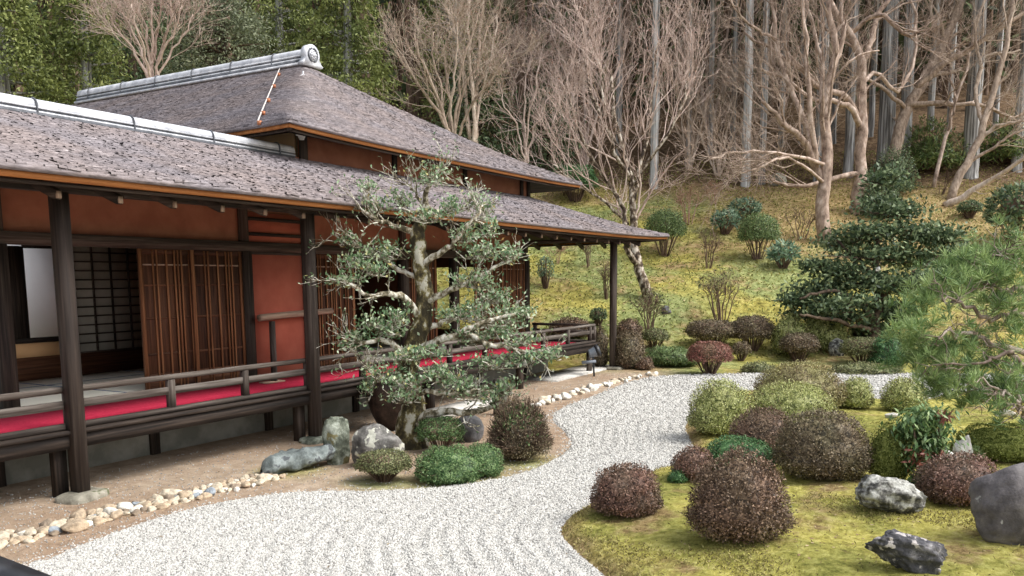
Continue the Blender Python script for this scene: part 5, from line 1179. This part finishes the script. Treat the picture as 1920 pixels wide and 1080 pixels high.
# ---- pine at the right edge
pb = isle(1918, 838); TP = depth_of(pb); kp = TP/FPX
pn = thing('pine_tree', pb, 'old garden pine with twisted bare branches reaching in from the right edge', 'tree')
mb = MB()
plimbs = [([(1918, 845), (1925, 800), (1950, 740, .1), (1960, 670, .2), (1945, 600, .2), (1950, 520, .2)], 46, 16), ([(1955, 680, .2), (1900, 655, 0), (1850, 640, -.1), (1800, 630, -.2), (1760, 625, -.3), (1730, 640, -.3)], 13, 3.5),
  ([(1950, 600, .2), (1900, 590, -.1), (1850, 596, -.2), (1800, 585, -.3), (1765, 570, -.3), (1735, 560, -.3)], 12, 3), ([(1950, 560, .2), (1910, 545, 0), (1870, 556, -.1), (1840, 545, -.2), (1790, 520, -.2)], 10, 3),
  ([(1955, 700, .2), (1910, 690, -.2), (1880, 660, -.3), (1850, 668, -.4), (1800, 680, -.4), (1740, 685, -.4)], 11, 3), ([(1948, 540, .2), (1900, 505, 0), (1860, 490, -.1), (1830, 490, -.1)], 8, 3),
  ([(1945, 745, .1), (1900, 745, -.3), (1850, 735, -.4), (1790, 715, -.5)], 9, 3), ([(1930, 790, 0), (1900, 770, -.4), (1860, 765, -.5)], 8, 3)]
PL = []; PR = []
for pts, w0, w1 in plimbs:
    P = smooth_line(trace(pts, TP), 18); P[1:-1] += rng.normal(0, .03, (16, 3)); P = P-FW*.35*np.linspace(0, 1, 18)[:, None]; PL.append(P); PR.append(np.linspace(w0, w1, 18)*kp/2)
PL = np.array(PL); PR = np.array(PR); batch_tubes(mb, PL, PR, 9, True); mb.build('trunk', MT['bark_pine'], pn, smooth=True)
mb = MB(); Q1, R1 = spawn(PL[1:], PR[1:], 10, (.2, .55), .8, .08, .5, 6, .35, .2, .006); Q2, R2 = spawn(Q1, R1, 4, (.1, .28), .7, .1, .6, 4, .3, .3, .004); batch_tubes(mb, Q1, R1, 5); batch_tubes(mb, Q2, R2, 4); mb.build('twigs', MT['bark_pine'], pn)
pp = [(1800, 500, 50, 20), (1850, 490, 60, 22), (1890, 480, 40, 24), (1780, 530, 50, 24), (1830, 530, 50, 22), (1880, 520, 50, 24), (1730, 555, 44, 22), (1720, 585, 36, 20), (1850, 565, 60, 18), (1900, 570, 40, 20), (1720, 610, 40, 18), (1700, 640, 34, 22), (1750, 660, 50, 22), (1800, 650, 50, 20), (1850, 690, 50, 20), (1720, 680, 44, 24), (1770, 690, 50, 24), (1810, 715, 50, 22), (1870, 725, 50, 20), (1900, 740, 40, 22), (1760, 720, 40, 22), (1840, 745, 50, 18), (1780, 745, 40, 18), (1910, 610, 40, 20), (1900, 700, 24, 12)]
cents = []
for u, v, ru, rv in pp:
    c = dep(u, v, TP-.25+rng.normal(0, .25)); n = int(ru*rv*.020)+3; q = rng.normal(0, .5, (n, 3)); cents.append(c+q[:, :1]*RT*ru*kp+q[:, 1:2]*UP*rv*kp+q[:, 2:]*FW*ru*kp)
cents.append(Q2[:, -1][::2]); cents = np.concatenate(cents); m = len(cents); per = 30
dirs = unit(rdir(m)*.6+np.array([0, 0, .75])); dirs = np.repeat(dirs, per, 0); d = unit(dirs*.75+rdir(m*per)*.75)
nd_ = MB(); P = np.repeat(cents, per, 0)+rng.normal(0, .012, (m*per, 3)); leaves(nd_, P, d, rdir(m*per), rng.uniform(.10, .165, m*per), .009, np.clip(np.repeat(rng.random(m)*.6, per)+rng.random(m*per)*.4, 0, 1), bend=.08); nd_.build('needles', MT['needle_pine'], pn)

# ------------------------------------------------------------------ forest: evergreens, cedars, far woods
def clump_tree(name, label, u0, u1, vt, vb, t0, mat, bark, nclump, per, ls, conic=True, droop=.4, group='evergreens above the roofs', trunk_v=None, asp=.4):
    uc = (u0+u1)/2; k = t0/FPX; c0 = dep(uc, vb, t0); gx = ground_h(c0[0], c0[1]); base = np.array([c0[0], c0[1], gx-.2])
    H_ = (vb-vt)*k; w = (u1-u0)*k/2; zt = dep(uc, vt, t0)[2]; zb = c0[2]
    o = thing(name, base, label, 'tree', group); mb = MB()
    tube(mb, [base, (base[0], base[1], (gx+zt)/2), (base[0]+.1, base[1], zt-.3)], [.28, .2, .05], 9, 12, wob=.02)
    C = []; 
    for i in range(nclump):
        f = rng.random()**.85; z = zb+(zt-zb)*f
        rad = w*((1-f)**.75*.95+.08 if conic else math.sqrt(max(.04, 1-(2*f-.9)**2 if f > .45 else 1-.3*(.45-f)))); a = rng.uniform(0, 2*math.pi); r = rad*(.35+.65*rng.random()**.6)
        C.append((base[0]+math.cos(a)*r, base[1]+math.sin(a)*r, z-droop*.3*r))
    C = np.array(C); m = 3
    sel = C[::4]; A = np.column_stack([np.full(len(sel), base[0]), np.full(len(sel), base[1]), sel[:, 2]-.12*np.hypot(sel[:, 0]-base[0], sel[:, 1]-base[1])]); Q = np.stack([A, (A+sel)/2+rng.normal(0, .1, A.shape), sel], 1); batch_tubes(mb, Q, np.tile([[.06, .04, .015]], (len(sel), 1)), 4)
    mb.build('trunk', MT[bark], o, smooth=True)
    lf = MB(); sz = rng.uniform(.35, .8, (nclump, 1)); P = np.repeat(C, per, 0)+np.repeat(sz, per, 0)*rng.normal(0, .5, (nclump*per, 3))*np.array([1, 1, .55]); n = len(P)
    out = unit(P-np.array([base[0], base[1], 0])*np.array([1, 1, 0])-np.array([0, 0, 1])*P[:, 2:3]); d = unit(out*.6+rdir(n)*.8-np.array([0, 0, droop])); leaves(lf, P, d, rdir(n)+np.array([0, 0, .9]), ls*rng.uniform(.6, 1.4, n), ls*asp*rng.uniform(.7, 1.3, n), np.clip(np.repeat(rng.random(nclump)*.45, per)+rng.random(n)*.6, 0, 1)); lf.build('foliage', MT[mat], o)
    return o
clump_tree('conifer', 'yellow green conifer with drooping sprays at the upper left corner', -120, 150, -60, 260, 32, 'leaf_conifer', 'bark_cedar', 420, 40, .17)
clump_tree('conifer', 'slender dark conifer between the corner conifer and the leafless tree', 90, 250, -90, 240, 34, 'leaf_conifer', 'bark_cedar', 330, 40, .17)
clump_tree('broadleaf_evergreen', 'rounded grey green evergreen behind the main ridge', 330, 520, 0, 240, 34, 'leaf_broad', 'bark_dark', 330, 46, .14, False, .0)
clump_tree('conifer', 'large yellow green conifer right behind the ridge end tile', 560, 760, -140, 330, 35, 'leaf_conifer', 'bark_cedar', 480, 44, .17)
clump_tree('conifer', 'large dark conifer above the middle of the main ridge', 430, 640, -160, 320, 38, 'leaf_conifer', 'bark_cedar', 430, 44, .17)
clump_tree('broadleaf_evergreen', 'glossy dark evergreen behind the orange twigged maple', 830, 960, 130, 340, 37, 'leaf_camellia', 'bark_dark', 240, 40, .17, False, .0)
clump_tree('broadleaf_evergreen', 'low dark evergreen behind the right roof slope by the pink maple', 960, 1080, 180, 380, 38, 'leaf_camellia', 'bark_dark', 220, 40, .17, False, .0)
clump_tree('conifer', 'dark conifer top behind the white stemmed leafless tree', 760, 960, -170, 260, 44, 'leaf_conifer', 'bark_cedar', 360, 36, .2)
clump_tree('broadleaf_evergreen', 'dark evergreen hidden behind the grey pink leafless tree', 170, 340, -20, 240, 38, 'leaf_camellia', 'bark_dark', 220, 40, .18, False, .0)
ced = [(1226, 352, 15, 'leftmost grey cedar trunk standing apart left of the maples'), (1398, 348, 17, 'bright grey cedar trunk left of centre, paler than its neighbours'), (1372, 345, 11, 'thin cedar trunk just left of the bright grey one'), (1428, 345, 13, 'cedar trunk just right of the bright grey one'), (1462, 335, 11, 'thin dark cedar trunk in the gap left of the thick pale tree'), (1536, 340, 22, 'broad grey cedar trunk directly behind the thick pale tree'), (1590, 330, 18, 'straight cedar trunk between the two pale leafless trees'), (1658, 320, 30, 'broadest cedar trunk behind the base of the leaning tree'), (1694, 312, 22, 'cedar trunk right of the broadest one, partly crossed by the leaning tree'), (1818, 330, 28, 'broad lit cedar trunk behind the crooked tree near the right side'), (1906, 320, 18, 'cedar trunk nearest the right edge'), (1498, 330, 9, 'thin cedar trunk deep in shade left of the broad grey trunk'), (1630, 318, 11, 'thin cedar trunk left of the broadest trunk'), (1740, 312, 12, 'slim cedar trunk above the bamboo grass'), (1860, 322, 10, 'slim cedar trunk between the two right hand trunks'), (1330, 345, 10, 'slim cedar trunk above the small reddish bush'), (1290, 345, 9, 'slim shaded cedar trunk behind the orange tinted maple'), (1160, 345, 12, 'cedar trunk half hidden by the pink maple crown'), (1775, 316, 9, 'thinnest cedar trunk left of the broad lit one'), (1560, 330, 10, 'thin cedar trunk squeezed beside the broad grey trunk')]
for i, (u, v, w, lb) in enumerate(ced):
    b = ground(u, v); t = depth_of(b)+ (0 if w > 12 else 4); b = dep(u, v, t); b[2] = ground_h(b[0], b[1])-.3; r = w*t/FPX/2
    o = thing('cedar_tree', b, lb, 'tree', 'cedars standing behind the slope'); Hc = rng.uniform(19, 24); mb = MB()
    tube(mb, [b, b+(0, 0, 1.2), b+(0, 0, Hc*.5), b+(.1, 0, Hc)], [r*1.25, r, r*.8, r*.15], 12, 24, wob=.012); mb.build('trunk', MT['bark_cedar'], o, smooth=True)
    lf = MB(); n = 1500; f = rng.random(n); z = 10.5+(Hc-10)*f; rad = (2.3*(1-f)**.8+.2)*rng.random(n)**.5; a = rng.uniform(0, 2*math.pi, n)
    P = b+np.column_stack([np.cos(a)*rad, np.sin(a)*rad, z-.25*rad]); leaves(lf, P, unit(np.column_stack([np.cos(a), np.sin(a), np.full(n, -.6)])+rdir(n)*.5), rdir(n)+np.array([0, 0, .8]), rng.uniform(.5, .9, n), .32); lf.build('crown', MT['leaf_dark_forest'], o)
# far woods: one mass nobody could count
mb = MB(); n = 90000; l = rng.uniform(-42, 45, n); s = 46+rng.random(n)*26; z = rng.random(n)**.9*22
x = FH[0]*s+RH[0]*l; y = FH[1]*s+RH[1]*l; g0 = ground_h0(x, y)
P = np.column_stack([x, y, g0+z]); lum = np.array([mnoise.noise(Vector((a*.35, b_*.35, c*.3))) for a, b_, c in P]); P = P[lum > -.12]; n = len(P)
leaves(mb, P, rdir(n)+np.array([0, 0, -.3]), rdir(n)+np.array([0, 0, .8]), rng.uniform(.5, 1.0, n), rng.uniform(.25, .5, n))
# shady trunks inside the mass
m = 260; l = rng.uniform(-40, 42, m); s = 44+rng.random(m)*16; x = FH[0]*s+RH[0]*l; y = FH[1]*s+RH[1]*l; z = ground_h0(x, y)
Q = np.stack([np.column_stack([x, y, z+q]) for q in (-.3, 8, 20)], 1); fw = mb.build('far_woods', MT['leaf_dark_forest']); tag(fw, 'dark far woods of cedar foliage behind the cedar trunks', 'woods', kind='stuff')
mb = MB(); batch_tubes(mb, Q, np.tile([[.17, .14, .08]], (m, 1))*rng.uniform(.6, 1.3, (m, 1)), 7)
tag(mb.build('far_trunks', MT['twig_brown']), 'shaded trunks of the far woods behind the cedars', 'woods', kind='stuff')

# ------------------------------------------------------------------ ground cover
def scatter_ground(n, u0, u1, v0, v1):
    out = []
    for _ in range(n): out.append(ground(rng.uniform(u0, u1), rng.uniform(v0, v1)))
    return np.array(out)
s = 21+rng.random(42000)*19; l = rng.uniform(-9, 21, 42000); P = np.column_stack([FH[0]*s+RH[0]*l, FH[1]*s+RH[1]*l]); z = np.array([ground_h(a, b_) for a, b_ in P]); P = np.column_stack([P, z]); n = len(P)
mb = MB(); leaves(mb, P, rdir(n)*np.array([1, 1, .3])+np.array([0, 0, .55]), rdir(n), rng.uniform(.05, .11, n), .045); tag(mb.build('slope_grass', MT['grass_blade']), 'short mossy grass tufts covering the slope', 'grass', kind='stuff')
s = 22+rng.random(9000)**.7*18; l = rng.uniform(-9, 21, 9000); P = np.column_stack([FH[0]*s+RH[0]*l, FH[1]*s+RH[1]*l]); z = np.array([ground_h(a, b_) for a, b_ in P])+.03; P = np.column_stack([P, z]); n = len(P)
mb = MB(); leaves(mb, P, rdir(n)*np.array([1, 1, .2]), np.array([0, 0, 1.])+rdir(n)*.5, rng.uniform(.06, .12, n), .06); tag(mb.build('leaf_litter', MT['dry_leaf']), 'dry fallen leaves strewn over the slope', 'leaf litter', kind='stuff')
# moss sprigs on the island
P = in_frame_ground(110000, 740, 1140, 1030, 1990); sdv = poly_sdf(P[:, :2], ISLE); nn = np.array([nz(a*1.3, b_*1.3, 7) for a, b_ in P[:, :2]]); e = np.exp(-(sdv/.22)**2)
kk_ = (sdv > .0) & (rng.random(len(P)) < np.clip((nn-.12)*1.8, 0.02, .7)+.7*e); P = P[kk_]; P[:, 2] = moss_h(P[:, :2], sdv[kk_]); n = len(P)
mb = MB(); leaves(mb, P, rdir(n)*np.array([1, 1, .4])+np.array([0, 0, .7]), rdir(n), rng.uniform(.012, .035, n), .009); tag(mb.build('moss_sprigs', MT['moss_sprig']), 'short brown green moss sprigs over the island', 'moss', kind='stuff')

P = in_frame_ground(2600, 700, 1100, 0, 1920); sg = poly_sdf(P[:, :2], GRAVEL); si = poly_sdf(P[:, :2], ISLE); k_ = (P[:, 1] < 7.7) & ((sg < -.02) | (rng.random(len(P)) < .06)); P = P[k_]; si = si[k_]; n = len(P)
P[:, 2] = np.where(si > .05, moss_h(P[:, :2], si), .024)+.006
mb = MB(); leaves(mb, P, rdir(n)*np.array([1, 1, .15]), np.array([0, 0, 1.])+rdir(n)*.35, rng.uniform(.018, .045, n), rng.uniform(.010, .022, n)); tag(mb.build('fallen_leaves', MT['dry_leaf']), 'small dry leaves fallen on the earth and moss of the garden', 'leaf litter', kind='stuff')
P = in_frame_ground(9000, 700, 1060, 0, 1300); sg = poly_sdf(P[:, :2], GRAVEL); k_ = (sg < -.03) & (P[:, 1] < 8.6) & (poly_sdf(P[:, :2], ISLE) < -.1); P = P[k_]; n = len(P); P[:, 2] = .004
sz = rng.uniform(.004, .011, n)*(.6+.06*((P-CAM)@FW)); A = rdir(n); B = unit(np.cross(A, rdir(n))); C_ = np.cross(A, B)
V = P[:, None]+(oct_[None, :, 0, None]*A[:, None]+oct_[None, :, 1, None]*B[:, None]+oct_[None, :, 2, None]*C_[:, None])*sz[:, None, None]
mb = MB(); mb.add(V.reshape(-1, 3), (np.arange(n)[:, None, None]*6+of[None]).reshape(-1, 3), np.repeat(rng.random(n)*.6, 8)); tag(mb.build('earth_grit', MT['gravel_chip']), 'small grit scattered over the bare earth by the veranda', 'grit', kind='stuff')
